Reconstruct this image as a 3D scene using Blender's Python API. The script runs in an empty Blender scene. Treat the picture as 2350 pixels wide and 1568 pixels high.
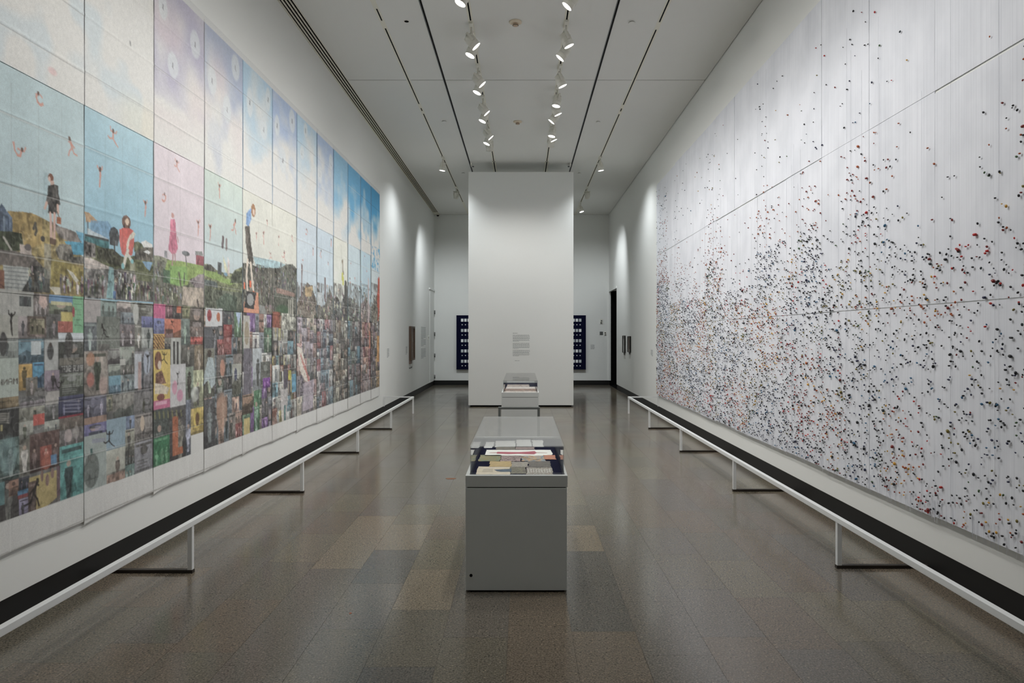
import bpy, bmesh, math, random
import numpy as np
from mathutils import Vector, Quaternion, Matrix

# ------------------------------------------------------------------ camera, world, exposure
SC = bpy.context.scene
COL = SC.collection
F, CX, CY, CAMH = 1567.0, 1199.0, 770.0, 1.6      # focal length in px, vanishing point, eye height
cam_data = bpy.data.cameras.new('camera'); cam = bpy.data.objects.new('camera', cam_data); COL.objects.link(cam)
cam.location = (0, 0, CAMH); cam.rotation_euler = (math.pi / 2, 0, 0)
cam_data.sensor_width = 36; cam_data.lens = F / 2350 * 36
cam_data.shift_x = (1175 - CX) / 2350; cam_data.shift_y = (CY - 784) / 2350
cam_data.clip_start = 0.05; cam_data.clip_end = 100
SC.camera = cam
W = bpy.data.worlds.new('world'); SC.world = W; W.use_nodes = True
W.node_tree.nodes['Background'].inputs[0].default_value = (0.8, 0.85, 0.9, 1)
W.node_tree.nodes['Background'].inputs[1].default_value = 0.02
SC.view_settings.view_transform = 'Standard'; SC.view_settings.look = 'None'
SC.view_settings.gamma = 1; SC.view_settings.use_curve_mapping = False
SC.view_settings.exposure = -0.03
SPOT_W = 92.0           # watts of one wall-washing track spot
SC.cycles.max_bounces = 16; SC.cycles.glossy_bounces = 12; SC.cycles.transmission_bounces = 12; SC.cycles.diffuse_bounces = 6; SC.cycles.transparent_max_bounces = 24
SC.cycles.sample_clamp_indirect = 6

# room limits: x across, y into the depth, z up
XL, XR, YN, YF, HC = -2.845, 2.79, -5.0, 22.0, 5.488

# ------------------------------------------------------------------ helpers
def nd(nt, t, loc=(0, 0)):
    n = nt.nodes.new(t); n.location = loc; return n

def s2l(c):
    c = c / 255.0
    return c / 12.92 if c <= 0.04045 else ((c + 0.055) / 1.055) ** 2.4

def rgb(r, g, b): return (s2l(r), s2l(g), s2l(b), 1.0)

def mat(name, col, rough=0.6, metal=0.0, var=0.04, scale=6.0, bump=0.0, bscale=60.0, spec=0.5, stretch=None):
    m = bpy.data.materials.new(name); m.use_nodes = True
    nt = m.node_tree; p = nt.nodes['Principled BSDF']
    p.inputs['Roughness'].default_value = rough; p.inputs['Metallic'].default_value = metal
    p.inputs['Specular IOR Level'].default_value = spec
    tc = nd(nt, 'ShaderNodeTexCoord'); mp = nd(nt, 'ShaderNodeMapping'); nt.links.new(tc.outputs['Object'], mp.inputs[0])
    if stretch: mp.inputs['Scale'].default_value = stretch
    nz = nd(nt, 'ShaderNodeTexNoise'); nz.inputs['Scale'].default_value = scale; nz.inputs['Detail'].default_value = 4
    nt.links.new(mp.outputs[0], nz.inputs['Vector'])
    mx = nd(nt, 'ShaderNodeMix'); mx.data_type = 'RGBA'
    nt.links.new(nz.outputs[0], mx.inputs[0])
    mx.inputs[6].default_value = tuple(c * (1 - var) for c in col[:3]) + (1,)
    mx.inputs[7].default_value = tuple(min(1, c * (1 + var)) for c in col[:3]) + (1,)
    nt.links.new(mx.outputs[2], p.inputs['Base Color'])
    if bump:
        n2 = nd(nt, 'ShaderNodeTexNoise'); n2.inputs['Scale'].default_value = bscale; n2.inputs['Detail'].default_value = 3
        nt.links.new(mp.outputs[0], n2.inputs['Vector'])
        b = nd(nt, 'ShaderNodeBump'); b.inputs['Strength'].default_value = bump; b.inputs['Distance'].default_value = 0.01
        nt.links.new(n2.outputs[0], b.inputs['Height']); nt.links.new(b.outputs[0], p.inputs['Normal'])
    return m

def mat_collage(name, cols, scale=30.0, rough=0.7):
    """printed paper: cells and streaks in the given colours"""
    m = bpy.data.materials.new(name); m.use_nodes = True
    nt = m.node_tree; p = nt.nodes['Principled BSDF']; p.inputs['Roughness'].default_value = rough
    tc = nd(nt, 'ShaderNodeTexCoord')
    nz = nd(nt, 'ShaderNodeTexNoise'); nz.inputs['Scale'].default_value = scale; nz.inputs['Detail'].default_value = 5; nz.inputs['Distortion'].default_value = 1.2
    nt.links.new(tc.outputs['Object'], nz.inputs['Vector'])
    r = nd(nt, 'ShaderNodeValToRGB'); e = r.color_ramp.elements
    cols = [tuple(sum(c) / 3 + (v - sum(c) / 3) * 0.62 for v in c) for c in cols]; n = len(cols)
    e[0].position = 0.30; e[0].color = rgb(*cols[0]); e[1].position = 0.70; e[1].color = rgb(*cols[-1])
    for i in range(1, n - 1):
        x = e.new(0.30 + 0.40 * i / (n - 1)); x.color = rgb(*cols[i])
    nt.links.new(nz.outputs[0], r.inputs[0]); nt.links.new(r.outputs[0], p.inputs['Base Color'])
    return m

def mat_emit(name, col, strength):
    m = bpy.data.materials.new(name); m.use_nodes = True
    p = m.node_tree.nodes['Principled BSDF']; p.inputs['Base Color'].default_value = (0.8, 0.8, 0.8, 1)
    p.inputs['Emission Color'].default_value = col; p.inputs['Emission Strength'].default_value = strength
    return m

def mat_acrylic(name):
    m = bpy.data.materials.new(name); m.use_nodes = True
    nt = m.node_tree; nt.nodes.clear()
    o = nd(nt, 'ShaderNodeOutputMaterial'); mx = nd(nt, 'ShaderNodeMixShader')
    t = nd(nt, 'ShaderNodeBsdfTransparent'); t.inputs[0].default_value = (0.985, 0.99, 0.99, 1)
    g = nd(nt, 'ShaderNodeBsdfGlossy'); g.inputs['Roughness'].default_value = 0.01
    f = nd(nt, 'ShaderNodeFresnel'); f.inputs[0].default_value = 1.6
    gm = nd(nt, 'ShaderNodeNewGeometry')   # same reflectance on the way in and out of a pane
    ab = nd(nt, 'ShaderNodeMath'); ab.operation = 'MULTIPLY_ADD'
    ab.inputs[1].default_value = -0.975; ab.inputs[2].default_value = 1.6
    nt.links.new(gm.outputs['Backfacing'], ab.inputs[0]); nt.links.new(ab.outputs[0], f.inputs[0])
    nt.links.new(f.outputs[0], mx.inputs[0]); nt.links.new(t.outputs[0], mx.inputs[1]); nt.links.new(g.outputs[0], mx.inputs[2])
    nt.links.new(mx.outputs[0], o.inputs[0])
    return m

def box(bm, x0, x1, y0, y1, z0, z1, mi=0):
    v = [bm.verts.new(c) for c in ((x0, y0, z0), (x1, y0, z0), (x1, y1, z0), (x0, y1, z0), (x0, y0, z1), (x1, y0, z1), (x1, y1, z1), (x0, y1, z1))]
    for f in ((0, 3, 2, 1), (4, 5, 6, 7), (0, 1, 5, 4), (1, 2, 6, 5), (2, 3, 7, 6), (3, 0, 4, 7)):
        q = bm.faces.new([v[i] for i in f]); q.material_index = mi

def lathe(bm, prof, seg=24, axis='z', c=(0, 0, 0), smooth=True):
    """surface of revolution: prof = [(radius, height)], closed with caps"""
    rings = []
    for r, h in prof:
        ring = []
        for i in range(seg):
            a = 2 * math.pi * i / seg
            p = (r * math.cos(a), r * math.sin(a), h)
            if axis == 'x': p = (p[2], p[0], p[1])
            if axis == 'y': p = (p[0], p[2], p[1])
            ring.append(bm.verts.new((p[0] + c[0], p[1] + c[1], p[2] + c[2])))
        rings.append(ring)
    for a, b in zip(rings, rings[1:]):
        for i in range(seg):
            f = bm.faces.new((a[i], a[(i + 1) % seg], b[(i + 1) % seg], b[i])); f.smooth = smooth
    bm.faces.new(rings[0][::-1]); bm.faces.new(rings[-1])

def poly_prism(bm, pts, plane, a, b):
    """extrude an outline between a and b along the axis not in plane"""
    def P(p, t):
        return {'xy': (p[0], p[1], t), 'yz': (t, p[0], p[1]), 'xz': (p[0], t, p[1])}[plane]
    v0 = [bm.verts.new(P(p, a)) for p in pts]; v1 = [bm.verts.new(P(p, b)) for p in pts]
    n = len(pts)
    bm.faces.new(v0[::-1]); bm.faces.new(v1)
    for i in range(n): bm.faces.new((v0[i], v0[(i + 1) % n], v1[(i + 1) % n], v1[i]))

def obj(name, bm, m, parent=None, loc=None, bevel=0.0, fix=True):
    if fix: bmesh.ops.recalc_face_normals(bm, faces=bm.faces[:])
    me = bpy.data.meshes.new(name); bm.to_mesh(me); bm.free()
    for x in (m if isinstance(m, (list, tuple)) else [m]): me.materials.append(x)
    o = bpy.data.objects.new(name, me); COL.objects.link(o)
    if loc: o.location = loc
    if parent: o.parent = parent
    if bevel:
        md = o.modifiers.new('bevel', 'BEVEL'); md.width = bevel; md.segments = 2; md.limit_method = 'ANGLE'
    return o

def bxo(name, m, dims, parent=None, bevel=0.0):
    """one box object; dims absolute, or local to parent when the parent is moved"""
    bm = bmesh.new(); box(bm, *dims); return obj(name, bm, m, parent, bevel=bevel)

def thing(name, label, cat, loc=(0, 0, 0), group=None):
    o = bpy.data.objects.new(name, None); COL.objects.link(o); o.location = loc
    o.empty_display_size = 0.1
    o['label'] = label; o['category'] = cat
    if group: o['group'] = group
    return o

def tag(o, label, cat, group=None):
    o['label'] = label; o['category'] = cat
    if group: o['group'] = group
    return o

def struct(o): o['kind'] = 'structure'; return o

# ------------------------------------------------------------------ materials
M = {}
M['wall'] = mat('wall_paint', rgb(232, 233, 230), 0.55, var=0.012, scale=1.2, bump=0.05, bscale=180, spec=0.3)
M['ceil'] = mat('ceiling_paint', rgb(226, 226, 222), 0.8, var=0.012, scale=1.0, bump=0.05, bscale=120, spec=0.2)
M['base'] = mat('black_rubber_base', rgb(14, 14, 14), 0.5, var=0.15, scale=3)
M['black'] = mat('black_recess', rgb(6, 6, 6), 0.9, var=0.1, spec=0.1)
M['grout'] = mat('grout', rgb(76, 70, 62), 0.8, var=0.1)
M['track'] = mat('white_track_metal', rgb(225, 222, 208), 0.45, var=0.03)
M['fixture'] = mat('white_lamp_enamel', rgb(226, 224, 214), 0.4, var=0.02)
M['lens'] = mat_emit('lit_lens', (1.0, 0.97, 0.92, 1), 9.0)
M['rail'] = mat('white_powder_coat', rgb(228, 230, 230), 0.35, var=0.02, scale=20)
M['foot'] = mat('shade_dark_steel', rgb(48, 42, 36), 0.45, metal=0.3, var=0.1)  # shade on the unlit side of the barrier feet, put into the colour
M['case'] = mat('grey_painted_wood', rgb(206, 209, 207), 0.5, var=0.015, scale=8, bump=0.06, bscale=250)
M['reveal'] = mat('grey_aluminium', rgb(105, 107, 108), 0.45, metal=0.5, var=0.15, scale=3)
M['navy'] = mat('navy_felt', rgb(14, 16, 42), 0.95, var=0.2, scale=200, spec=0.1)
M['acrylic'] = mat_acrylic('clear_acrylic')
M['darkgrey'] = mat('dark_grey_steel', rgb(92, 96, 94), 0.5, var=0.05)
M['ink'] = mat('grey_vinyl_lettering', rgb(150, 152, 152), 0.7, var=0.05)
M['wood'] = mat('dark_brown_wood', rgb(95, 76, 62), 0.5, var=0.25, scale=20, stretch=(1, 1, 0.15))
M['paper'] = mat('white_paper', rgb(236, 236, 230), 0.8, var=0.03)
M['specimen'] = mat('white_specimen_card', rgb(240, 242, 244), 0.6, var=0.1, scale=40)
M['steel'] = mat('hinge_steel', rgb(110, 110, 108), 0.4, metal=0.8, var=0.1)
M['cream'] = mat('cream_plastic', rgb(222, 208, 186), 0.5, var=0.03)

def floor_mat(name, c):
    m = bpy.data.materials.new(name); m.use_nodes = True
    nt = m.node_tree; p = nt.nodes['Principled BSDF']
    tc = nd(nt, 'ShaderNodeNewGeometry')
    n1 = nd(nt, 'ShaderNodeTexNoise'); n1.inputs['Scale'].default_value = 105; n1.inputs['Detail'].default_value = 4; n1.inputs['Roughness'].default_value = 0.75
    n2 = nd(nt, 'ShaderNodeTexVoronoi'); n2.inputs['Scale'].default_value = 130
    n3 = nd(nt, 'ShaderNodeTexNoise'); n3.inputs['Scale'].default_value = 1.7; n3.inputs['Detail'].default_value = 3
    for n in (n1, n2, n3): nt.links.new(tc.outputs['Position'], n.inputs['Vector'])
    r = nd(nt, 'ShaderNodeValToRGB'); e = r.color_ramp.elements
    e[0].position = 0.34; e[0].color = tuple(x * 0.36 for x in c[:3]) + (1,)
    e[1].position = 0.66; e[1].color = tuple(x * 1.7 for x in c[:3]) + (1,)
    nt.links.new(n1.outputs[0], r.inputs[0])
    sep = nd(nt, 'ShaderNodeSeparateColor'); nt.links.new(n2.outputs['Color'], sep.inputs[0])
    r2 = nd(nt, 'ShaderNodeValToRGB'); e = r2.color_ramp.elements
    e[0].position = 0.03; e[0].color = (0.55, 0.55, 0.55, 1); e[1].position = 0.07; e[1].color = (1, 1, 1, 1)
    x = e.new(0.955); x.color = (1, 1, 1, 1); x = e.new(0.975); x.color = (1.5, 1.4, 1.3, 1)
    nt.links.new(sep.outputs[0], r2.inputs[0])
    mu = nd(nt, 'ShaderNodeMix'); mu.data_type = 'RGBA'; mu.blend_type = 'MULTIPLY'; mu.inputs[0].default_value = 1
    nt.links.new(r.outputs[0], mu.inputs[6]); nt.links.new(r2.outputs[0], mu.inputs[7])
    nt.links.new(mu.outputs[2], p.inputs['Base Color'])
    mr = nd(nt, 'ShaderNodeMapRange'); mr.inputs[3].default_value = 0.10; mr.inputs[4].default_value = 0.22
    nt.links.new(n3.outputs[0], mr.inputs[0]); nt.links.new(mr.outputs[0], p.inputs['Roughness'])
    p.inputs['Specular IOR Level'].default_value = 0.5
    return m
FT = [floor_mat('terrazzo_beige', rgb(104, 98, 84)), floor_mat('terrazzo_brown', rgb(101, 92, 80)),
      floor_mat('terrazzo_olive', rgb(97, 92, 81)), floor_mat('terrazzo_grey', rgb(97, 92, 84)),
      floor_mat('terrazzo_dark_grey', rgb(88, 85, 79)), floor_mat('terrazzo_light_beige', rgb(115, 106, 91))]

# ------------------------------------------------------------------ floor of terrazzo tiles
rnd = random.Random(5)
fl = bpy.data.objects.new('floor', None); COL.objects.link(fl); struct(fl)
bxo('grout_bed', M['grout'], (XL - 0.2, XR + 2.4, YN - 0.2, YF + 0.2, -0.15, -0.004), fl)
TW, TL, X0 = 0.343, 0.686, -0.078
tile_me = []
for m in FT:
    bm = bmesh.new(); box(bm, -TW / 2 + 0.0008, TW / 2 - 0.0008, -TL / 2 + 0.0008, TL / 2 - 0.0008, -0.03, 0)
    me = bpy.data.meshes.new('tile'); bm.to_mesh(me); bm.free(); me.materials.append(m); tile_me.append(me)
cells = []
offs = {-4: 4.68, -3: 5.09, -2: 3.98, -1: 4.30, 0: 4.45, 1: 5.06, 2: 4.10, 3: 3.62, 4: 4.85}
force = {(-4, 0): 5, (-4, -1): 3, (-3, 0): 5, (-3, -1): 4, (-3, -2): 3, (-2, 0): 5, (-2, -1): 2, (-2, -2): 4, (-1, -1): 3, (-1, -2): 2,
         (0, -1): 1, (0, -2): 1, (1, 0): 5, (1, -1): 4, (1, -2): 4, (-4, 1): 5, (-3, 1): 0, (-2, 1): 0, (-1, 0): 3, (1, 1): 2, (-4, -2): 3, (2, -1): 3, (2, -2): 3}
pal_l = [1, 1, 2, 2, 0, 3]; pal_r = [1, 1, 0, 3, 1, 2]
for k in range(-9, 9):
    xc = X0 + (k + 0.5) * TW
    o = offs.get(k, rnd.uniform(4, 5))
    n = -1
    x0, x1 = max(xc - TW / 2, XL), min(xc + TW / 2, XR)
    if x1 - x0 < 0.02: continue
    j0 = int((YN - o) / TL) - 1
    for j in range(j0, 40):
        y0, y1 = o + j * TL, o + (j + 1) * TL
        y0c, y1c = max(y0, YN), min(y1, YF)
        if y1c - y0c < 0.02: continue
        ci = force.get((k, j), rnd.choice(pal_l if k < 0 else pal_r))
        full = (x0 == xc - TW / 2 and x1 == xc + TW / 2 and y0 == y0c and y1 == y1c)
        cells.append((x0, x1, y0c, y1c, ci, full))
single = sorted([c for c in cells if c[5] and c[3] > 2.9], key=lambda c: c[2])[:296]
ss = set(single)
for c in single:
    o = bpy.data.objects.new('tile', tile_me[c[4]]); COL.objects.link(o); o.parent = fl
    o.location = ((c[0] + c[1]) / 2, (c[2] + c[3]) / 2, 0)
bm = bmesh.new()
for c in cells:
    if c not in ss: box(bm, c[0] + 0.0008, c[1] - 0.0008, c[2] + 0.0008, c[3] - 0.0008, -0.03, 0, c[4])
o = obj('tile_field', bm, FT, fl); o['kind'] = 'stuff'
# rust-brown fleck on the floor left of the case
bm = bmesh.new()
pts = [(-0.80 + 0.055 * math.cos(a) * (1 + 0.2 * math.sin(3 * a)), 7.62 + 0.045 * math.sin(a) * (1 + 0.25 * math.cos(2 * a))) for a in [i * math.pi / 9 for i in range(18)]]
poly_prism(bm, pts, 'xy', 0.0, 0.0015)
obj('rust_mark', bm, mat('rust_brown', rgb(112, 70, 38), 0.6, var=0.5, scale=60), fl)
bm = bmesh.new(); poly_prism(bm, [(-0.99 + 0.008 * math.cos(i), 3.93 + 0.012 * math.sin(i)) for i in range(6)], 'xy', 0, 0.001)
obj('rust_mark', bm, mat('rust_orange', rgb(140, 80, 50), 0.6), fl)

# ------------------------------------------------------------------ walls, bases, ceiling
BH = 0.15
struct(bxo('wall_left', M['wall'], (XL - 0.25, XL, YN, YF, BH, HC + 0.1)))
wr = struct(bxo('wall_right', M['wall'], (XR, XR + 0.25, YN, 20.24, BH, HC + 0.1)))
bxo('wall_header', M['wall'], (XR, XR + 0.25, 20.24, YF + 0.2, 3.03, HC + 0.1), wr)
struct(bxo('wall_back', M['wall'], (XL - 0.25, XR + 0.02, YF, YF + 0.25, BH, HC + 0.1)))
struct(bxo('wall_front', M['wall'], (XL - 0.25, XR + 0.25, YN - 0.25, YN, 0, HC + 0.1)))
struct(bxo('baseboard_left', M['base'], (XL - 0.1, XL - 0.012, YN, YF, 0, BH)))
struct(bxo('baseboard_right', M['base'], (XR + 0.012, XR + 0.1, YN, 20.24, 0, BH)))
struct(bxo('baseboard_back', M['base'], (XL - 0.1, XR + 0.02, YF + 0.012, YF + 0.1, 0, BH)))
# door opening in the right wall, lined in black to paint in the darkness of an unlit room
d1 = bpy.data.objects.new('door_1', None); COL.objects.link(d1); struct(d1)
bxo('doorway_lining', M['black'], (XR + 0.02, XR + 2.3, YF - 0.02, YF + 0.2, 0, 3.03), d1)
bxo('doorway_lining', M['black'], (XR + 2.25, XR + 2.35, 19.5, YF, 0, 3.03), d1)
bxo('doorway_lining', M['black'], (XR + 0.25, XR + 2.3, 19.5, 20.24, 0, 3.03), d1)
bxo('doorway_soffit', M['black'], (XR + 0.26, XR + 2.3, 19.5, YF, 3.03, 3.1), d1)
bxo('dark_threshold', M['black'], (XR + 0.01, XR + 2.3, 19.5, YF, -0.02, 0.003), d1)
bxo('door_frame', M['wall'], (XR - 0.012, XR + 0.06, 20.20, YF - 0.001, 3.0, 3.06), d1)
bxo('door_frame', M['wall'], (XR - 0.012, XR + 0.05, YF - 0.045, YF - 0.001, BH, 3.0), d1)
# flush white door in the left wall at the far corner
d2 = bpy.data.objects.new('door_2', None); COL.objects.link(d2); struct(d2)
bxo('door_leaf', M['wall'], (XL - 0.01, XL + 0.012, 20.9, 21.9, BH, 3.0), d2, bevel=0.003)
bxo('door_head', M['wall'], (XL - 0.01, XL + 0.03, 20.8, 21.96, 3.01, 3.06), d2)
for py in (717, 767, 816, 865):
    h = CAMH + (CY - py) / F * 21.9
    bm = bmesh.new(); lathe(bm, [(0.022, h - 0.06), (0.022, h + 0.06)], 12, c=(XL + 0.028, 21.9, 0)); obj('door_hinge', bm, M['steel'], d2)
# partition wall in the middle of the room
wc = struct(bxo('wall_center', M['wall'], (-1.21, 1.142, 15.29, 15.93, 0.035, 5.262), bevel=0.003))
bxo('recessed_base', M['black'], (-1.17, 1.10, 15.33, 15.89, 0.0, 0.04), wc)

ce = bpy.data.objects.new('ceiling', None); COL.objects.link(ce); struct(ce)
bxo('ceiling_backing', M['black'], (XL - 0.2, XR + 0.2, YN - 0.2, YF + 0.2, HC + 0.06, HC + 0.2), ce)
TRK = [(-1.737, 0.062), (-0.640, 0.062), (0.545, 0.062), (1.700, 0.062)]
REV = [(-1.190, 0.034), (1.118, 0.034)]
strips = []; x = XL + 0.19
for c, w in sorted(TRK + REV):
    strips.append((x, c - w / 2)); x = c + w / 2
strips.append((x, XR - 0.012))
for a, b in strips:
    for y0, y1 in ((YN, -1.4), (-1.38, 10.385), (10.405, YF - 0.012)):
        bxo('ceiling_board', M['ceil'], (a, b, y0, y1, HC, HC + 0.05), ce)
for a, b in strips: bxo('joint_strip', M['reveal'], (a, b, 10.385, 10.405, HC + 0.006, HC + 0.03), ce)

# linear air diffuser along the left wall
df = thing('linear_air_diffuser', 'long white slotted air diffuser running along the top of the left wall', 'air vent', (XL, 0, HC))
for i in range(5):
    a = 0.003 + i * 0.0425
    bxo('diffuser_bar', M['track'], (a, a + (0.016 if i else 0.020), YN, 21.6, 0.0, 0.012), df)
bxo('diffuser_end', M['track'], (0.003, 0.188, 21.6, 21.98, 0.0, 0.02), df)
bxo('slot_backing', M['black'], (0.001, 0.19, YN, 21.6, 0.0125, 0.02), df)

names = ['left outer', 'left inner', 'right inner', 'right outer']
def zc(py): return 3.888 * F / (CY - py)
covers = [[(48, 65), (239, 248), (255, 261), (20, -8)], [(48, 84), (230, 238), (371, 375)], [(50, 86), (371, 375)], [(51, 68), (241, 249), (256, 262)]]
for (c, w), nm, cv in zip(TRK, names, covers):
    yend = 15.25 if 'inner' in nm else 19.9
    t = thing('lighting_track', 'white recessed lighting track with black slot, %s one of four on the ceiling' % nm, 'light track', (c, 0, HC), 'lighting tracks')
    bm = bmesh.new()
    for s in (-1, 1): box(bm, min(s * 0.0095, s * w / 2), max(s * 0.0095, s * w / 2), YN, yend, -0.001, 0.03)
    obj('track_channel', bm, M['track'], t)
    bxo('slot', M['black'], (-0.0095, 0.0095, YN, yend, 0.005, 0.012), t)
    for a, b in cv:
        y0, y1 = zc(min(a, b)), zc(max(a, b))
        bxo('slot_cover', M['track'], (-0.0095, 0.0095, y0, y1, -0.001, 0.0045), t)
    if 'inner' in nm:   # surface mounted end piece over the partition
        bxo('end_channel', M['track'], (-0.045, -0.012, 15.3, 16.8, -0.012, 0.0), t)
        bxo('end_channel', M['track'], (0.012, 0.045, 15.3, 16.8, -0.012, 0.0), t)
        bxo('end_slot', M['black'], (-0.012, 0.012, 15.3, 16.8, -0.004, 0.0), t)
    else:
        bxo('end_cap', M['track'], (-w / 2, w / 2, yend, YF - 0.02, -0.002, 0.03), t)
for i, (c, w) in enumerate(REV):
    t = struct(bxo('trim_%d' % (i + 1), M['reveal'], (c - w / 2, c - w / 2 + 0.012, YN, YF - 0.01, HC - 0.002, HC + 0.05)))
    bxo('reveal_lip', M['reveal'], (c + w / 2 - 0.006, c + w / 2, YN, YF - 0.01, HC - 0.002, HC + 0.05), t)
    s = 1 if c < 0 else -1
    bxo('clamp', M['fixture'], (c + s * 0.02, c + s * 0.05, 15.35, 15.55, HC - 0.05, HC - 0.002), t)
    bxo('clamp_hook', M['darkgrey'], (c + s * 0.05, c + s * 0.09, 15.45, 15.5, HC - 0.07, HC - 0.05), t)

# smoke detectors, sprinkler caps, dome camera
def ceil_pt(px, py, h=3.888):
    y = h * F / (CY - py); return ((px - CX) * y / F, y)
for px, py, lab in ((1183, 50, 'cream round smoke detector on the ceiling between the nearest spotlights'), (1188, 279, 'smaller looking cream smoke detector on the ceiling, nearer the partition')):
    x, y = ceil_pt(px, py)
    t = thing('smoke_detector', lab, 'smoke detector', (x, y, HC), 'ceiling smoke detectors')
    bm = bmesh.new(); lathe(bm, [(0.078, 0), (0.078, -0.012), (0.06, -0.022), (0.045, -0.024)], 32); obj('detector_base', bm, M['cream'], t)
    bm = bmesh.new(); lathe(bm, [(0.034, -0.024), (0.036, -0.04), (0.03, -0.052), (0.012, -0.056)], 24); obj('sensor_head', bm, mat('tan_plastic', rgb(190, 168, 146), 0.5), t)
    bm = bmesh.new(); lathe(bm, [(0.031, -0.0445), (0.0375, -0.045), (0.0375, -0.048), (0.031, -0.0485)], 24); obj('sensor_vent', bm, M['foot'], t)
for px, py, lab in ((1450, 50, 'white sprinkler cover plate on the near ceiling right of the spotlights'), (1019, 278, 'white sprinkler cover plate on the ceiling left of the spotlights'),
                    (1373, 279, 'white sprinkler cover plate on the ceiling right of the spotlights, beyond the joint'), (1063, 397, 'small sprinkler cover plate beside the top left corner of the partition'),
                    (1330, 397, 'small sprinkler cover plate beside the top right corner of the partition')):
    x, y = ceil_pt(px, py)
    bm = bmesh.new(); lathe(bm, [(0.03, 0.0), (0.03, -0.012), (0.041, -0.012), (0.041, -0.016), (0.036, -0.019)], 28)
    o = obj('sprinkler_cover', bm, M['ceil'], loc=(x, y, HC)); tag(o, lab, 'sprinkler', 'sprinkler cover plates')
x, y = ceil_pt(933, 49)
t = thing('ceiling_opening', 'small round black hole in the ceiling left of the spotlights', 'sprinkler hole', (x, y, HC))
bm = bmesh.new(); lathe(bm, [(0.028, 0.0), (0.028, -0.003)], 24); obj('opening', bm, M['black'], t)
bm = bmesh.new(); lathe(bm, [(0.033, 0.0), (0.033, -0.0022)], 24); obj('rim', bm, M['track'], t)
t = thing('security_camera', 'tiny dome security camera in the far left ceiling corner', 'camera', (XL + 0.13, YF - 0.09, HC))
bm = bmesh.new(); lathe(bm, [(0.055, 0), (0.055, -0.03)], 24); obj('camera_housing', bm, M['fixture'], t)
bm = bmesh.new(); lathe(bm, [(0.04, -0.03), (0.036, -0.05), (0.02, -0.064), (0.004, -0.068)], 24); obj('dome', bm, M['black'], t)

# ------------------------------------------------------------------ track spotlights
proto = {}
def spot_meshes():
    def me(name, bm, m):
        bmesh.ops.recalc_face_normals(bm, faces=bm.faces[:])
        k = bpy.data.meshes.new(name); bm.to_mesh(k); bm.free(); k.materials.append(m); proto[name] = k
    b = bmesh.new(); box(b, -0.022, 0.022, -0.10, 0.10, -0.030, -0.0015); me('track_adapter', b, M['fixture'])
    b = bmesh.new(); lathe(b, [(0.012, -0.028), (0.012, -0.10), (0.02, -0.105), (0.02, -0.125)], 16); me('stem', b, M['fixture'])
    K = 1.25     # yoke and head are modelled looking down -z around the pivot
    b = bmesh.new()
    for s in (-1, 1): box(b, s * 0.058 * K - 0.004, s * 0.058 * K + 0.004, -0.014, 0.014, -0.02, 0.075 * K)
    box(b, -0.062 * K, 0.062 * K, -0.014, 0.014, 0.068 * K, 0.076 * K); me('yoke', b, M['fixture'])
    P = lambda L: [(r * K, h * K) for r, h in L]
    b = bmesh.new(); lathe(b, P([(0.030, 0.062), (0.046, 0.058), (0.049, 0.030), (0.049, 0.024), (0.0535, 0.022), (0.0535, -0.075), (0.0495, -0.075), (0.0495, -0.05)]), 32)
    me('lamp_head', b, M['fixture'])
    b = bmesh.new(); lathe(b, P([(0.0490, -0.0690), (0.0490, -0.0715)]), 32); me('lens', b, M['lens'])
    b = bmesh.new(); lathe(b, P([(0.0555, -0.022), (0.0555, -0.028)]), 32); me('lens_collar', b, M['fixture'])
spot_meshes()
ORD = ['nearest the partition', 'second from the partition', 'third from the partition', 'fourth from the partition', 'fifth from the partition', 'sixth from the partition',
       'seventh from the partition', 'eighth from the partition', 'ninth from the partition', 'tenth from the partition', 'eleventh from the partition']
def spotlight(x, y, target, label, watt, lit=True, drop=0.20, angle=70, blend=0.9, col=(1, 0.985, 0.96), group='track spotlights'):
    r = thing('track_spotlight', label, 'spotlight', (x, y, HC), group)
    piv = Vector((0, 0, -drop)); d = (Vector(target) - Vector((x, y, HC - drop))).normalized()
    q = d.to_track_quat('-Z', 'Y')
    for n in ('track_adapter', 'stem'):
        c = bpy.data.objects.new(n, proto[n]); COL.objects.link(c); c.parent = r
    for n in ('yoke', 'lamp_head', 'lens_collar') + (('lens',) if lit else ()):
        c = bpy.data.objects.new(n, proto[n]); COL.objects.link(c); c.parent = r
        c.rotation_mode = 'QUATERNION'; c.rotation_quaternion = q; c.location = piv
    if lit:
        L = bpy.data.lights.new('beam', 'SPOT'); L.energy = watt; L.spot_size = math.radians(angle); L.spot_blend = blend
        L.shadow_soft_size = 0.015; L.color = col
        lo = bpy.data.objects.new('beam', L); COL.objects.link(lo); lo.parent = r
        lo.rotation_mode = 'QUATERNION'; lo.rotation_quaternion = q; lo.location = piv + d * 0.12
    return r
AIMS = {('left', 'right'): [12.5, 11.12, 9.85, 8.55, 7.2, 5.9, 4.6, 3.3], ('left', 'left'): [12.85, 11.5, 10.15, 8.8, 7.42, 6.1, 4.8, 3.5],
        ('right', 'right'): [12.62, 11.14, 9.87, 8.5, 7.15, 5.85, 4.55, 3.25], ('right', 'left'): [12.35, 11.55, 10.72, 8.9, 7.5, 6.15, 4.85, 3.55]}
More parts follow.
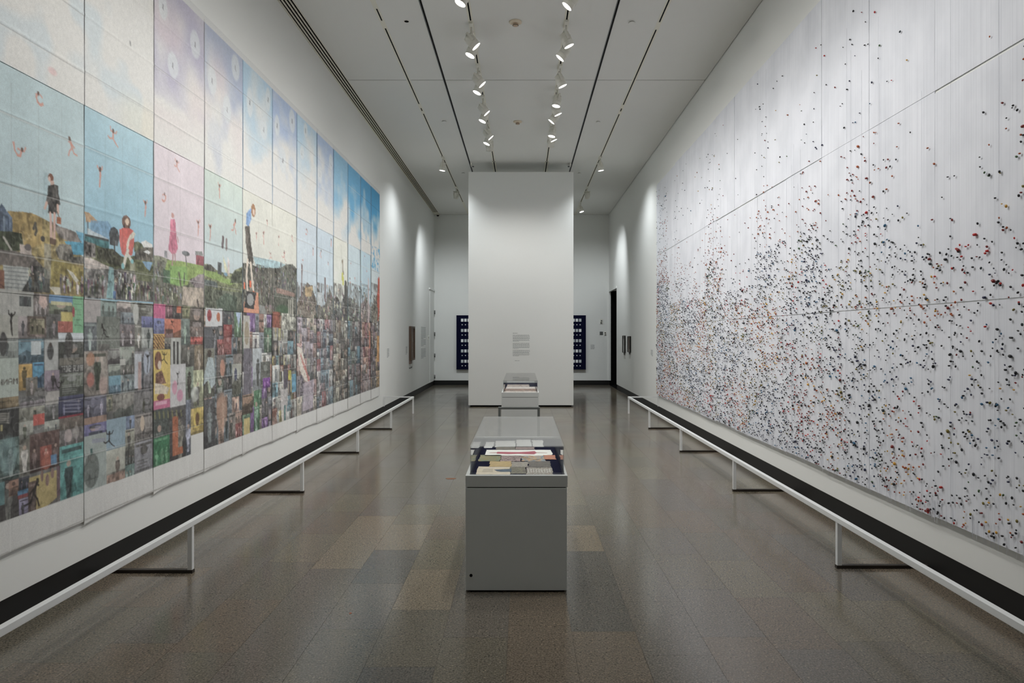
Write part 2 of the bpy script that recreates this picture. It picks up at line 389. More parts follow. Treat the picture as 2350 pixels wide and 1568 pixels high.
for (trk, aim), ys in AIMS.items():
    tx = -0.640 if trk == 'left' else 0.545
    for i, y in enumerate(ys):
        w = SPOT_W * (0.90 if trk == aim else 1.12) * (0.5 if i == 7 else 0.75 if i == 0 else 0.9 if i == 1 else 1.0)
        down = trk == 'right' and aim == 'left' and i in (0, 2)
        hz = 0.3 if trk == aim else (1.5 if aim == 'right' else 1.1)
        tgt = (XR - 0.03, y + 0.45, hz) if aim == 'right' else (XL + 0.03, y + 0.35 - (0.8 if trk == 'left' else 0), hz)
        if down: tgt = (tx - 0.9, y - 0.3, 0.7)
        lab = 'white spotlight on %s inner track, tilted %s, %s' % (trk, aim, ORD[i])
        if down: lab = 'white spotlight on right inner track pointing down, %s' % ('nearest the partition' if i == 0 else 'third from the partition')
        spotlight(tx, y, tgt, lab, w, angle=98 if trk == aim else 108, blend=0.85)
# aimed at the partition and the far walls
spotlight(-0.640, 13.3, (-0.4, 15.3, 1.1), 'white spotlight on the left inner track facing away toward the partition', SPOT_W * 1.0, angle=95)
spotlight(0.545, 13.0, (0.3, 15.3, 1.1), 'white spotlight on the right inner track facing away toward the partition', SPOT_W * 1.0, angle=95)
COOL = (0.92, 0.97, 1.0)
spotlight(-1.737, 14.9, (-2.5, 15.1, 0.4), 'white spotlight on the left outer track beside the partition, lit', SPOT_W * 1.35, angle=140, col=COOL)
spotlight(1.700, 14.9, (2.45, 15.1, 0.4), 'white spotlight on the right outer track beside the partition, lit', SPOT_W * 1.35, angle=140, col=COOL)
spotlight(-1.737, 17.9, (-2.2, 21.3, 0.7), 'white spotlight on the left outer track beyond the partition', SPOT_W * 3.6, angle=96, col=COOL)
spotlight(1.700, 17.9, (2.1, 21.3, 0.7), 'white spotlight on the right outer track beyond the partition', SPOT_W * 3.3, angle=96, col=COOL)
spotlight(1.700, 19.9, (XR, 19.3, 1.4), 'white spotlight at the far end of the right outer track', SPOT_W * 0.8, angle=90, col=COOL)

# ------------------------------------------------------------------ barrier rails
def barrier(side, lab):
    xr = -2.237 if side < 0 else 2.174
    xw = XL + 0.002 if side < 0 else XR - 0.002
    t = thing('barrier_rail', lab, 'barrier', (xr, 0, 0), 'low white barrier rails')
    h = 0.351; yE = 13.98
    bxo('top_rail', M['rail'], (-0.018, 0.018, 0.4, yE, h - 0.036, h), t, bevel=0.002)
    s = side
    ys = [2.25, 4.59, 6.915, 9.25, 11.6] if s < 0 else [2.33, 4.68, 6.99, 9.35, 11.68]
    a, b = sorted((-s * 0.018, xw - xr))
    for y in ys:
        bxo('post', M['rail'], (-0.015, 0.015, y, y + 0.03, 0.022, h - 0.036), t)
        bxo('foot_bar', M['foot'], (a, b, y, y + 0.035, 0.0, 0.022), t)
    a, b = sorted((s * 0.018, xw - xr))
    bxo('return_rail', M['rail'], (a, b, yE - 0.03, yE, h - 0.024, h), t)
    bxo('end_post', M['rail'], (-0.015, 0.015, yE - 0.03, yE, 0.0, h - 0.036), t)
    a, b = sorted((xw - xr, xw - xr - s * 0.024))
    bxo('wall_post', M['rail'], (a, b, yE - 0.03, yE, BH, h - 0.024), t)
barrier(-1, 'low white barrier rail in front of the printed fabric panels on the left')
barrier(1, 'low white barrier rail in front of the beaded white wall on the right')

# ------------------------------------------------------------------ display cases
def prism_box(name, m, d, parent, bevel=0.0): return bxo(name, m, d, parent, bevel)
def case(lab, x0, x1, y0, y1, h=0.727, top=0.905, ins=(0.026, 0.02, 0.04)):
    """plinth with lid band, navy deck and clear acrylic cover"""
    t = thing('display_case', lab, 'display case', ((x0 + x1) / 2, y0, 0), 'display cases')
    w = (x1 - x0) / 2; L = y1 - y0; hb = h - 0.072
    il, ir, iy = ins
    bxo('kick_base', M['black'], (-w + 0.02, w - 0.02, 0.02, L - 0.02, 0, 0.02), t)
    bxo('plinth', M['case'], (-w, w - 0.004, 0, L, 0.012, hb - 0.006), t, bevel=0.0025)
    bxo('shadow_gap', M['black'], (-w + 0.012, w - 0.012, 0.012, L - 0.012, hb - 0.007, hb + 0.001), t)
    bm = bmesh.new()     # lid band: four sides round the sunken deck
    box(bm, -w, w, 0, iy - 0.006, hb, h); box(bm, -w, w, L - iy + 0.006, L, hb, h)
    box(bm, -w, -w + il - 0.004, iy - 0.006, L - iy + 0.006, hb, h); box(bm, w - ir + 0.004, w, iy - 0.006, L - iy + 0.006, hb, h)
    obj('lid_band', bm, M['case'], t, bevel=0.0015)
    bxo('felt_deck', M['navy'], (-w + il - 0.004, w - ir + 0.004, iy - 0.006, L - iy + 0.006, hb, h - 0.012), t)
    gx0, gx1, gy0, gy1 = -w + il, w - ir, iy, L - iy
    e = 0.006
    c = bpy.data.objects.new('acrylic_cover', None); COL.objects.link(c); c.parent = t
    for d in ((gx0, gx1, gy0, gy1, top - e, top), (gx0, gx1, gy0, gy0 + e, h - 0.01, top - e - 0.0005), (gx0, gx1, gy1 - e, gy1, h - 0.01, top - e - 0.0005),
              (gx0, gx0 + e, gy0 + e + 0.0005, gy1 - e - 0.0005, h - 0.01, top - e - 0.0005), (gx1 - e, gx1, gy0 + e + 0.0005, gy1 - e - 0.0005, h - 0.01, top - e - 0.0005)):
        bxo('acrylic_sheet', M['acrylic'], d, c)
    return t
c1 = case('large grey display case in the foreground with a clear acrylic cover over cut-out prints', -0.355, 0.281, 4.25, 5.895)
bm = bmesh.new(); lathe(bm, [(0.0095, 0.0), (0.0095, -0.004)], 20, axis='y', c=(-0.318 + 0.035, 0, 0.106)); obj('keyhole', bm, M['black'], c1)
c2 = case('smaller looking grey display case standing in front of the partition', -0.320, 0.250, 10.44, 12.74)
# low grey metal frame in front of the far case
t = thing('low_metal_stand', 'low grey metal hoop stand between the two display cases', 'stand', (-0.05, 10.05, 0))
bxo('top_bar', M['darkgrey'], (-0.307, 0.307, 0, 0.08, 0.51, 0.542), t, bevel=0.002)
for s in (-1, 1): bxo('leg', M['darkgrey'], (s * 0.289 - 0.018, s * 0.289 + 0.018, 0, 0.08, 0, 0.51), t)
bxo('floor_bar', M['darkgrey'], (-0.271, 0.271, 0.02, 0.06, 0, 0.02), t)

def deck(px, py, h=0.717):
    y = (CAMH - h) * F / (py - CY); return ((px - CX) * y / F, y)
def torn(x0, x1, y0, y1, seed, n=7, j=0.006):
    r = random.Random(seed); p = []
    for i in range(n): p.append((x0 + (x1 - x0) * i / n + r.uniform(-j, j) * (i > 0), y0 + r.uniform(-j, j) * 0.7))
    for i in range(n): p.append((x1 + r.uniform(-j, j), y0 + (y1 - y0) * i / n))
    for i in range(n): p.append((x1 - (x1 - x0) * i / n, y1 + r.uniform(-j, j)))
    for i in range(n): p.append((x0 + r.uniform(-j, j), y1 - (y1 - y0) * i / n))
    return p
def crop(X, Y): return (1070 + X / 9.79, 940 + Y / 9.79)
LIFT = 0.7155
def sheet(lab, X0, X1, Yb, Yt, m, seed, lift=0.0):
    """paper lying on the felt; outline from the crop coordinates of the photo"""
    ax, ay = deck(*crop(X0, Yb)); bx_, _ = deck(*crop(X1, Yb)); _, by = deck(*crop(X0, Yt))
    x0, x1, y0, y1 = ax, bx_, ay, by
    bm = bmesh.new(); cx, cy = (x0 + x1) / 2, (y0 + y1) / 2
    poly_prism(bm, [(a - cx, b - cy) for a, b in torn(x0, x1, y0, y1, seed)], 'xy', 0, 0.0012)
    o = obj('printed_sheet', bm, m, loc=(cx, cy, LIFT + lift)); tag(o, lab, 'paper cut-out', 'paper cut-outs in the near display case'); return o
mc = mat_collage
s1 = sheet('beige torn magazine page with a blue figure, front left corner of the near case', 220, 985, 1457, 1280, mc('page_beige', [(214, 196, 160), (228, 210, 176), (205, 188, 155)], 14), 1)
bm = bmesh.new(); poly_prism(bm, [(0.02, -0.03), (0.05, -0.055), (0.115, -0.05), (0.115, 0.05), (0.06, 0.035), (0.0, 0.02)], 'xy', 0.0012, 0.0018); obj('printed_figure', bm, mc('page_blue', [(46, 66, 96), (92, 118, 140), (60, 76, 92)], 60), s1)
bm = bmesh.new(); poly_prism(bm, [(-0.075, -0.055), (-0.005, -0.055), (-0.008, 0.05), (-0.07, 0.05)], 'xy', 0.0012, 0.0016); obj('printed_column', bm, mc('page_tan', [(190, 174, 146), (206, 192, 162)], 90), s1)
sheet('olive green patterned cut-out in the middle of the front row in the near case', 985, 1345, 1440, 1290, mc('page_olive', [(110, 112, 82), (150, 148, 116), (92, 84, 76), (168, 146, 140)], 50), 2)
s3 = sheet('newsprint strip with rows of white lettering, front right of the near case', 1345, 1950, 1457, 1300, mc('page_news', [(150, 142, 128), (196, 190, 172), (120, 110, 100), (206, 168, 140)], 60), 3)
bm = bmesh.new(); r = random.Random(2)
for j in range(5):
    for i in range(9):
        a = -0.075 + i * 0.0175; b = -0.05 + j * 0.022; box(bm, a, a + r.uniform(0.007, 0.013), b, b + 0.008, 0.0012, 0.0016)
obj('white_lettering', bm, M['paper'], s3)
sheet('tan orange cut-out in the second row of the near case', 510, 1005, 1288, 1168, mc('page_orange', [(196, 158, 84), (214, 178, 104), (186, 146, 90)], 20), 4, 0.0013)
sheet('pale grey striped cut-out in the second row of the near case', 1005, 1392, 1290, 1175, mc('page_pale', [(196, 188, 160), (150, 142, 130), (176, 170, 156)], 40), 5)
s6 = sheet('dark grey photograph with a torn white edge in the second row of the near case', 1400, 1905, 1300, 1165, mc('page_grey', [(96, 92, 84), (126, 120, 110), (80, 76, 72)], 40), 6, 0.0013)
sheet('olive cut-out with a teal corner, third row left in the near case', 275, 755, 1160, 1022, mc('page_olive2', [(108, 166, 156), (140, 136, 84), (166, 150, 92), (124, 118, 88)], 18), 7)
sheet('dark cut-out with pink streaks in the third row of the near case', 765, 1230, 1165, 1035, mc('page_dark', [(70, 62, 58), (120, 98, 96), (196, 164, 158), (84, 76, 72)], 40), 8)
sheet('blue and orange collage strip in the third row of the near case', 1250, 1790, 1165, 1040, mc('page_blueor', [(64, 96, 140), (120, 156, 176), (226, 170, 110), (110, 104, 82), (150, 124, 84)], 16), 9, 0.0013)
sheet('orange red scrap at the right end of the third row in the near case', 1760, 2015, 1128, 1032, mc('page_red', [(196, 98, 66), (226, 130, 92), (206, 150, 110)], 26), 10, 0.0026)
s11 = sheet('white strip printed with a sideways figure in a long pink dress, near case', 412, 1935, 1040, 906, M['paper'], 11)
def dress(sx):
    return [(-0.30 * sx, -0.002), (-0.225, -0.035), (-0.10, -0.052), (0.0, -0.040), (0.08, -0.052), (0.16, -0.058), (0.19, -0.01), (0.17, 0.058), (0.09, 0.035), (0.0, 0.018), (-0.12, 0.026), (-0.225, 0.03)]
bm = bmesh.new(); poly_prism(bm, [(a * 0.72, b * 1.2) for a, b in dress(0.76)], 'xy', 0.0012, 0.0019); obj('printed_dress', bm, mc('dress_pink', [(196, 62, 84), (214, 84, 104), (176, 56, 78)], 30), s11)
bm = bmesh.new(); poly_prism(bm, [(-0.225, -0.012), (-0.16, -0.016), (-0.16, 0.012), (-0.21, 0.008)], 'xy', 0.0012, 0.0018)
poly_prism(bm, [(0.13, -0.01), (0.215, -0.016), (0.215, -0.004), (0.13, 0.012)], 'xy', 0.0012, 0.0018); obj('printed_limbs', bm, mc('skin_print', [(206, 150, 134), (170, 104, 96)], 60), s11)
sheet('grey patterned cut-out behind the pink dress strip, left of centre', 668, 1100, 902, 835, mc('page_g1', [(90, 84, 76), (136, 128, 112), (70, 66, 62)], 45), 12)
sheet('pinkish grey cut-out behind the pink dress strip, right of centre', 1112, 1538, 898, 830, mc('page_g2', [(96, 84, 80), (166, 140, 134), (120, 104, 98)], 45), 13)
for (a, b, y0, y1), lab in zip(((-0.22, -0.06, 5.40, 5.72), (-0.05, 0.07, 5.40, 5.78), (0.08, 0.17, 5.42, 5.76), (-0.30, -0.235, 5.36, 5.66)),
                               ('white page at the back of the near case, left of centre', 'white page at the centre back of the near case', 'white page at the back of the near case, right of centre', 'narrow white page in the back left corner of the near case')):
    bm = bmesh.new(); cx, cy = (a + b) / 2, (y0 + y1) / 2
    a, b = max(a, -0.325), b
    poly_prism(bm, [(p - cx, q - cy) for p, q in torn(a, b, y0, y1, len(lab) % 9 + 3)], 'xy', 0, 0.0012)
    o = obj('printed_sheet', bm, mc('page_w', [(226, 226, 220), (206, 208, 204), (236, 236, 232)], 40), loc=(cx, cy, LIFT)); tag(o, lab, 'paper cut-out', 'paper cut-outs in the near display case')
# far case: strips of collage
fc = [('brown and cream crowd collage strip at the front of the far case', -0.29, 0.225, 10.56, 10.86, [(226, 206, 180), (120, 110, 96), (206, 186, 176), (150, 140, 122)]),
      ('dark brown collage strip, second from the front of the far case', -0.285, 0.222, 10.87, 11.3, [(96, 74, 62), (186, 136, 110), (60, 54, 50), (166, 140, 126)]),
      ('pale pink and grey collage strip in the middle of the far case', -0.28, 0.22, 11.31, 11.75, [(206, 206, 196), (170, 150, 146), (214, 206, 192), (120, 96, 92)]),
      ('orange and grey collage strip at the back of the far case', -0.27, 0.12, 11.76, 12.3, [(216, 142, 104), (90, 80, 72), (196, 180, 168), (150, 110, 90)])]
for i, (lab, a, b, y0, y1, cols) in enumerate(fc):
    bm = bmesh.new(); cx, cy = (a + b) / 2, (y0 + y1) / 2
    poly_prism(bm, [(p - cx, q - cy) for p, q in torn(a, b, y0, y1, 40 + i)], 'xy', 0, 0.0012)
    o = obj('printed_sheet', bm, mc('far_page_%s' % 'abcd'[i], cols, 22), loc=(cx, cy, LIFT)); tag(o, lab, 'paper cut-out', 'paper cut-outs in the far display case')

# ------------------------------------------------------------------ wall texts, pictures, switches, dark boards
def dash_text(bm, x0, x1, ys, wall, lh, seed, last=0.6):
    """lettering too small to read: rows of word-long dashes standing 1 mm proud; wall(u, h, d) gives a point"""
    r = random.Random(seed)
    for n, yv in enumerate(ys):
        u = x0; end = x1 - r.uniform(0, 0.05) * (x1 - x0)
        if n == len(ys) - 1: end = x0 + last * (x1 - x0)
        while u < end - 0.008:
            w = min(r.uniform(0.012, 0.045), end - u)
            c = [wall(u, yv, 0.0), wall(u + w, yv, 0.0), wall(u + w, yv + lh, 0.0), wall(u, yv + lh, 0.0), wall(u, yv, 0.001), wall(u + w, yv, 0.001), wall(u + w, yv + lh, 0.001), wall(u, yv + lh, 0.001)]
            v = [bm.verts.new(k) for k in c]
            for f in ((0, 3, 2, 1), (4, 5, 6, 7), (0, 1, 5, 4), (1, 2, 6, 5), (2, 3, 7, 6), (3, 0, 4, 7)): bm.faces.new([v[i] for i in f])
            u += w + 0.007
s = 15.29 / F
hp = lambda py: CAMH + (CY - py) * s
face = lambda u, h, d: (u, 15.29 - d, h)
wt = thing('wall_text', 'small grey exhibition text on the white partition, three paragraphs', 'wall text', (0, 15.29, 1.4))
face = lambda u, h, d: (u, -d, h - 1.4)
def text_part(nm, parent, x0, x1, ys, wall, lh, seed, last):
    bm = bmesh.new(); dash_text(bm, x0, x1, ys, wall, lh, seed, last); o = obj(nm, bm, M['ink'], parent); o['kind'] = 'stuff'
text_part('text_heading', wt, -0.216, -0.11, [hp(765.5)], face, 0.010, 1, 1.0)
for a, b, k in ((769.5, 785, 2), (788.5, 801, 3), (805, 818, 4)):
    n = int((b - a) / 2.05); text_part('text_paragraph', wt, -0.216, 0.165, [hp(a + i * 2.05) for i in range(n + 1)], face, 0.0078, k, 0.35)
text_part('text_caption', wt, -0.17, -0.07, [hp(828.5)], face, 0.008, 8, 1.0)
bm = bmesh.new(); wl = lambda u, h, d: (XL + d, u, h)
sc = 19.7 / F
bm.free(); wt = thing('wall_text', 'tall column of pale grey wall text right of the brown framed picture', 'wall text', (XL, 19.6, 1.4))
for a, b, k in ((752, 778, 5), (781, 796, 6), (801, 822, 7)):
    text_part('text_paragraph', wt, -0.45, 0.5, [0.2 + (CY - (a + i * 2.6)) * sc for i in range(int((b - a) / 2.6) + 1)], lambda u, h, d: (d, u, h), 0.014, k, 0.5)
for y0, y1, pa, pb, lab in ((15.95, 16.1, 799, 820, 'tiny grey label nearest the printed panels on the left wall'), (17.55 - 0.9, 17.55 - 0.75, 797, 817, 'tiny grey label just left of the brown framed picture')):
    bm = bmesh.new(); k = y0 / F
    n = int((pb - pa) / 2.4)
    dash_text(bm, y0 - 1.6 if 'nearest' in lab else y0, (y0 - 1.6 if 'nearest' in lab else y0) + 0.22, [CAMH + (CY - (pa + i * 2.4)) * k for i in range(n)], wl, 0.012, n + 3, 0.5)
    o = obj('wall_label', bm, M['ink']); tag(o, lab, 'wall label')
bm = bmesh.new(); wrr = lambda u, h, d: (XR - d, u, h)
dash_text(bm, 14.62, 14.84, [CAMH + (CY - (805 + i * 2.5)) * 14.7 / F for i in range(6)], wrr, 0.012, 21, 0.5)
o = obj('wall_label', bm, M['ink']); tag(o, 'tiny grey label beside the far edge of the beaded wall', 'wall label')
bm = bmesh.new()
dash_text(bm, 2.2, 2.33, [CAMH + (CY - (792 + i * 1.6)) * 22 / F for i in range(7)], lambda u, h, d: (u, 22 - d, h), 0.012, 22, 0.8)
o = obj('wall_label', bm, M['ink']); tag(o, 'grey label on the far wall between the dark board and the doorway', 'wall label')

# brown framed picture on the left wall
t = thing('framed_picture', 'tall brown framed picture with a pale figure on the far left wall', 'picture', (XL, 17.42, 1.40))
def frame_parts(t, s, w, h, d, bw, fm, pm, inner):
    """s=+1 hangs on the left wall, s=-1 on the right; local x grows away from the wall"""
    X = lambda a, b: (min(s * a, s * b), max(s * a, s * b))
    bm = bmesh.new()
    for y0, y1, z0, z1 in ((-w / 2, w / 2, h / 2 - bw, h / 2), (-w / 2, w / 2, -h / 2, -h / 2 + bw), (-w / 2, -w / 2 + bw, -h / 2 + bw, h / 2 - bw), (w / 2 - bw, w / 2, -h / 2 + bw, h / 2 - bw)):
        box(bm, *X(0.003, d), y0, y1, z0, z1)
    obj('frame', bm, fm, t, bevel=0.003)
    bxo('picture_sheet', pm, (*X(0.003, d * 0.5), -w / 2 + bw, w / 2 - bw, -h / 2 + bw, h / 2 - bw), t)
    if inner: inner(X)
dark = mat('dark_panel_paint', rgb(112, 96, 86), 0.5, var=0.3, scale=8)
def inner_big(X):
    bm = bmesh.new(); poly_prism(bm, [(0.02, -0.24), (0.09, -0.22), (0.11, 0.0), (0.07, 0.16), (0.10, 0.22), (0.06, 0.27), (0.02, 0.22), (0.0, 0.05)], 'yz', X(0.034, 0.036)[0], X(0.034, 0.036)[1])
    obj('painted_figure', bm, mc('figure_skin', [(210, 190, 160), (120, 80, 62), (226, 214, 196)], 12), t)
frame_parts(t, 1, 0.62, 0.86, 0.06, 0.05, M['wood'], dark, inner_big)
bxo('shelf_block', dark, (0.003, 0.04, -0.30, -0.05, -0.52, -0.435), t)
t = thing('wall_hook', 'small grey bracket on the wall below the brown framed picture', 'bracket', (XL, 17.3, 0.78))
bxo('bracket_plate', M['steel'], (0.0, 0.02, -0.16, 0.16, -0.012, 0.008), t, bevel=0.003); bxo('bracket_tab', M['steel'], (0.0, 0.03, 0.08, 0.16, 0.008, 0.02), t)
# two small frames on the right wall
blackwood = mat('black_frame_wood', rgb(26, 24, 22), 0.4, var=0.2)
for y, w, h, hc_, lab, cols in ((18.62, 0.34, 0.47, 1.36, 'small black framed picture nearer the doorway on the right wall', [(206, 206, 198), (170, 172, 168), (220, 220, 214)]),
                               (17.70, 0.34, 0.42, 1.37, 'small black framed picture with a brown centre nearer the beaded wall', [(176, 160, 146), (150, 132, 118), (196, 184, 170)])):
    t = thing('framed_picture', lab, 'picture', (XR, y, hc_), 'small framed pictures on the right wall')
    def inn(X, t=t, lab=lab):
        if 'brown' in lab:
            bxo('dark_opening', dark, (*X(0.023, 0.026), -0.05, 0.04, -0.12, 0.12), t)
    frame_parts(t, -1, w, h, 0.045, 0.012, blackwood, mc('small_print', cols, 6), inn)
    bxo('frame_mount', M['steel'], (-0.02, -0.003, -0.05, 0.09, -h / 2 - 0.05, -h / 2), t)
# switches and devices
def plate(lab, x, h, w, hh, m, extra, back=True, y=None, nm='wall_plate', cat='wall switch'):
    t = thing(nm, lab, cat, (x, 22.0, h) if back else (x, y, h))
    if back:
        bxo('plate', m, (-w / 2, w / 2, -0.015, 0, -hh / 2, hh / 2), t, bevel=0.002)
        for a, b, c, d, mm in extra: bxo('button', mm, (a, b, -0.024, -0.015, c, d), t)
    else:
        bxo('plate', m, (0, 0.015, -w / 2, w / 2, -hh / 2, hh / 2), t, bevel=0.002)
        for a, b, c, d, mm in extra: bxo('button', mm, (0.015, 0.022, a, b, c, d), t)
q = 22.0 / F
plate('grey and white alarm pull box highest on the far wall beside the doorway', (1380 - CX) * q, CAMH + (CY - 738) * q, 0.09, 0.16, M['fixture'], [(-0.02, 0.025, 0.0, 0.04, M['darkgrey']), (-0.03, 0.02, -0.065, -0.02, M['darkgrey'])], nm='alarm_box', cat='alarm')
plate('dark square thermostat below the alarm box on the far wall', (1380 - CX) * q, CAMH + (CY - 765) * q, 0.105, 0.105, M['darkgrey'], [(-0.025, 0.03, -0.02, 0.025, M['steel'])], nm='thermostat', cat='thermostat')
plate('small white switch plate with black buttons closest to the doorway', (1389 - CX) * q, CAMH + (CY - 766) * q, 0.075, 0.12, M['fixture'], [(-0.02, 0.015, 0.012, 0.04, M['black']), (-0.02, 0.02, -0.05, -0.02, M['darkgrey'])])
plate('small grey light switch on the left wall near the far door', XL, CAMH + (CY - 775) * 20.6 / F, 0.12, 0.12, M['fixture'], [(-0.03, 0.03, -0.03, 0.03, M['darkgrey'])], back=False, y=20.6)

# dark boards on the back wall with little white specimens
bm = bmesh.new(); box(bm, -0.038, 0.038, -0.012, 0, -0.047, 0.047); big = bpy.data.meshes.new('specimen'); bm.to_mesh(big); bm.free(); big.materials.append(M['specimen'])
bm = bmesh.new(); lathe(bm, [(0.017, 0), (0.017, -0.012)], 12, axis='y'); small = bpy.data.meshes.new('caption_dot'); bm.to_mesh(small); bm.free(); small.materials.append(M['specimen'])
bluish = mat('bluish_specimen_card', rgb(196, 202, 206), 0.6, var=0.15, scale=30)  # greyer bluish card tone, dealt out at random
big2 = big.copy(); big2.materials[0] = bluish
def board(x0, x1, first, sgn, lab):
    h0, h1 = CAMH + (CY - 848) * q, CAMH + (CY - 724) * q
    t = thing('specimen_board', lab, 'display board', ((x0 + x1) / 2, 22.0, (h0 + h1) / 2), 'dark boards behind the partition')
    hw, hh = (x1 - x0) / 2, (h1 - h0) / 2
    bxo('board', M['navy'], (-hw, hw, -0.10, 0, -hh, hh), t, bevel=0.002)
    r = random.Random(int(abs(x0) * 100))
    for i in range(8):
        x = first + sgn * i * 0.1055 - (x0 + x1) / 2
        if abs(x) > hw - 0.05: break
        for j in range(5):
            z1 = CAMH + (CY - (735.2 + 23.45 * j)) * q - (h0 + h1) / 2
            o = bpy.data.objects.new('specimen', r.choice((big, big, big2))); COL.objects.link(o); o.parent = t; o.location = (x, -0.10, z1)
            z2 = CAMH + (CY - (745.6 + 23.45 * j)) * q - (h0 + h1) / 2
            o = bpy.data.objects.new('caption_dot', small); COL.objects.link(o); o.parent = t; o.location = (x, -0.10, z2)
board(-2.12, -0.75, (1061.3 - CX) * q, 1, 'black board with rows of tiny white squares left of the partition')
board(0.68, 2.036, (1330.8 - CX) * q, -1, 'black board with rows of tiny white squares right of the partition')

# ------------------------------------------------------------------ beaded white wall hanging (right)
rng = np.random.default_rng(11)
XB = 2.752
bw = thing('beaded_wall_hanging', 'huge white stitched hanging dotted with dark and coloured beads covering the right wall', 'wall hanging', (XB, 9.0, 0.39))
def mat_cloth():
    m = bpy.data.materials.new('white_thread_cloth'); m.use_nodes = True
    nt = m.node_tree; p = nt.nodes['Principled BSDF']; p.inputs['Roughness'].default_value = 0.75; p.inputs['Specular IOR Level'].default_value = 0.2
    g = nd(nt, 'ShaderNodeNewGeometry')
    def nz(scale3, det=3, sc=1.0):
        mp = nd(nt, 'ShaderNodeMapping'); mp.inputs['Scale'].default_value = scale3; nt.links.new(g.outputs['Position'], mp.inputs[0])
        n = nd(nt, 'ShaderNodeTexNoise'); n.inputs['Scale'].default_value = sc; n.inputs['Detail'].default_value = det; nt.links.new(mp.outputs[0], n.inputs['Vector']); return n
    a = nz((0, 230, 0.5)); b = nz((0, 3.0, 2.2), 6); c = nz((0, 6, 90))
    r = nd(nt, 'ShaderNodeValToRGB'); e = r.color_ramp.elements
    e[0].position = 0.30; e[0].color = rgb(212, 214, 221); e[1].position = 0.52; e[1].color = rgb(229, 231, 237)
    nt.links.new(a.outputs[0], r.inputs[0])
    mx = nd(nt, 'ShaderNodeMix'); mx.data_type = 'RGBA'; mx.blend_type = 'MULTIPLY'
    mx.inputs[0].default_value = 0.5
    r2 = nd(nt, 'ShaderNodeValToRGB'); e = r2.color_ramp.elements
    e[0].position = 0.35; e[0].color = (0.80, 0.81, 0.82, 1); e[1].position = 0.6; e[1].color = (1, 1, 1, 1)
    nt.links.new(b.outputs[0], r2.inputs[0]); nt.links.new(r.outputs[0], mx.inputs[6]); nt.links.new(r2.outputs[0], mx.inputs[7])
    nt.links.new(mx.outputs[2], p.inputs['Base Color'])
    bp = nd(nt, 'ShaderNodeBump'); bp.inputs['Strength'].default_value = 0.15; bp.inputs['Distance'].default_value = 0.0015
    nt.links.new(a.outputs[0], bp.inputs['Height']); nt.links.new(bp.outputs[0], p.inputs['Normal'])
    return m
clothR = mat_cloth()
PITCH = 0.8585; Y_END = 14.0
r = random.Random(3)
for k in range(13):
    y1 = Y_END - k * PITCH; y0 = y1 - PITCH
    top = 4.69 - 0.0 + r.uniform(-0.01, 0.01)
    for a, b in ((0.385 + r.uniform(-0.006, 0.006), 1.805), (1.812, 3.222 + r.uniform(-0.01, 0.01)), (3.232, top)):
        dx = r.uniform(-0.002, 0.002) + (0.003 if a > 3 else (0.0015 if a > 1.5 else 0))
        bm = bmesh.new()
        nz_ = 10; fr, bk = [], []
        for i in range(nz_ + 1):
            z = a + (b - a) * i / nz_
            for yy in (y0 + 0.0012, (y0 + y1) / 2, y1 - 0.0012):
                wob = 0.0004 * math.sin(i * 1.3 + k * 2 + yy * 3)
                fr.append(bm.verts.new((-dx + wob, yy - 9.0, z - 0.39))); bk.append(bm.verts.new((-dx + wob + 0.005, yy - 9.0, z - 0.39)))
        for i in range(nz_):
            for j in range(2):
                q0 = i * 3 + j
                bm.faces.new((fr[q0], fr[q0 + 1], fr[q0 + 4], fr[q0 + 3]))
                bm.faces.new((bk[q0], bk[q0 + 3], bk[q0 + 4], bk[q0 + 1]))
        def rim(ids):
            for p_, q_ in zip(ids, ids[1:]): bm.faces.new((fr[p_], bk[p_], bk[q_], fr[q_]))
        rim([0, 1, 2]); rim([nz_ * 3 + 2, nz_ * 3 + 1, nz_ * 3]); rim([i * 3 for i in range(nz_, -1, -1)]); rim([i * 3 + 2 for i in range(nz_ + 1)])
        obj('cloth_panel', bm, clothR, bw)
# standoff battens behind the cloth
for z in (0.8, 1.808, 3.227, 4.5): bxo('batten', M['wall'], (0.006, XR - XB, 3.0 - 9.0, 13.9 - 9.0, z - 0.39 - 0.02, z - 0.39 + 0.02), bw)

def vnoise(x, y, seed):
    """smooth value noise on arrays"""
    g = np.random.default_rng(seed).random((64, 64))
    xi = np.floor(x).astype(int); yi = np.floor(y).astype(int); fx = x - xi; fy = y - yi
    fx = fx * fx * (3 - 2 * fx); fy = fy * fy * (3 - 2 * fy)
    a = g[xi % 64, yi % 64]; b = g[(xi + 1) % 64, yi % 64]; c = g[xi % 64, (yi + 1) % 64]; d = g[(xi + 1) % 64, (yi + 1) % 64]
    return (a * (1 - fx) + b * fx) * (1 - fy) + (c * (1 - fx) + d * fx) * fy
NC = 24000
by = rng.uniform(3.45, 13.98, NC); bz = rng.uniform(0.40, 4.55, NC)
dens = np.interp(bz, [0.4, 0.6, 1.2, 2.0, 2.45, 2.75, 3.1, 3.3, 4.1, 4.6], [1.0, 0.95, 0.85, 0.78, 0.52, 0.22, 0.07, 0.05, 0.035, 0.008])
cl = vnoise(by * 3.1, bz * 1.3 + 7, 1); cl2 = vnoise(by * 7.3, bz * 6.1, 2)
stream = vnoise(by * 2.3, bz * 0.25 + 3, 9)
dens = dens * (0.6 + 0.7 * cl2) * np.where(bz > 2.2, np.clip((stream - 0.35) * 3.2, 0.12, 2.0), 0.7 + 0.6 * cl)
dens *= np.interp(by, [3.5, 5, 8, 14], [0.58, 0.80, 1.25, 2.0]) * np.where(bz < 2.2, np.interp(by, [7, 13], [1.0, 1.5]), np.interp(by, [5, 12], [1.0, 1.3]))
keep = rng.random(NC) < dens
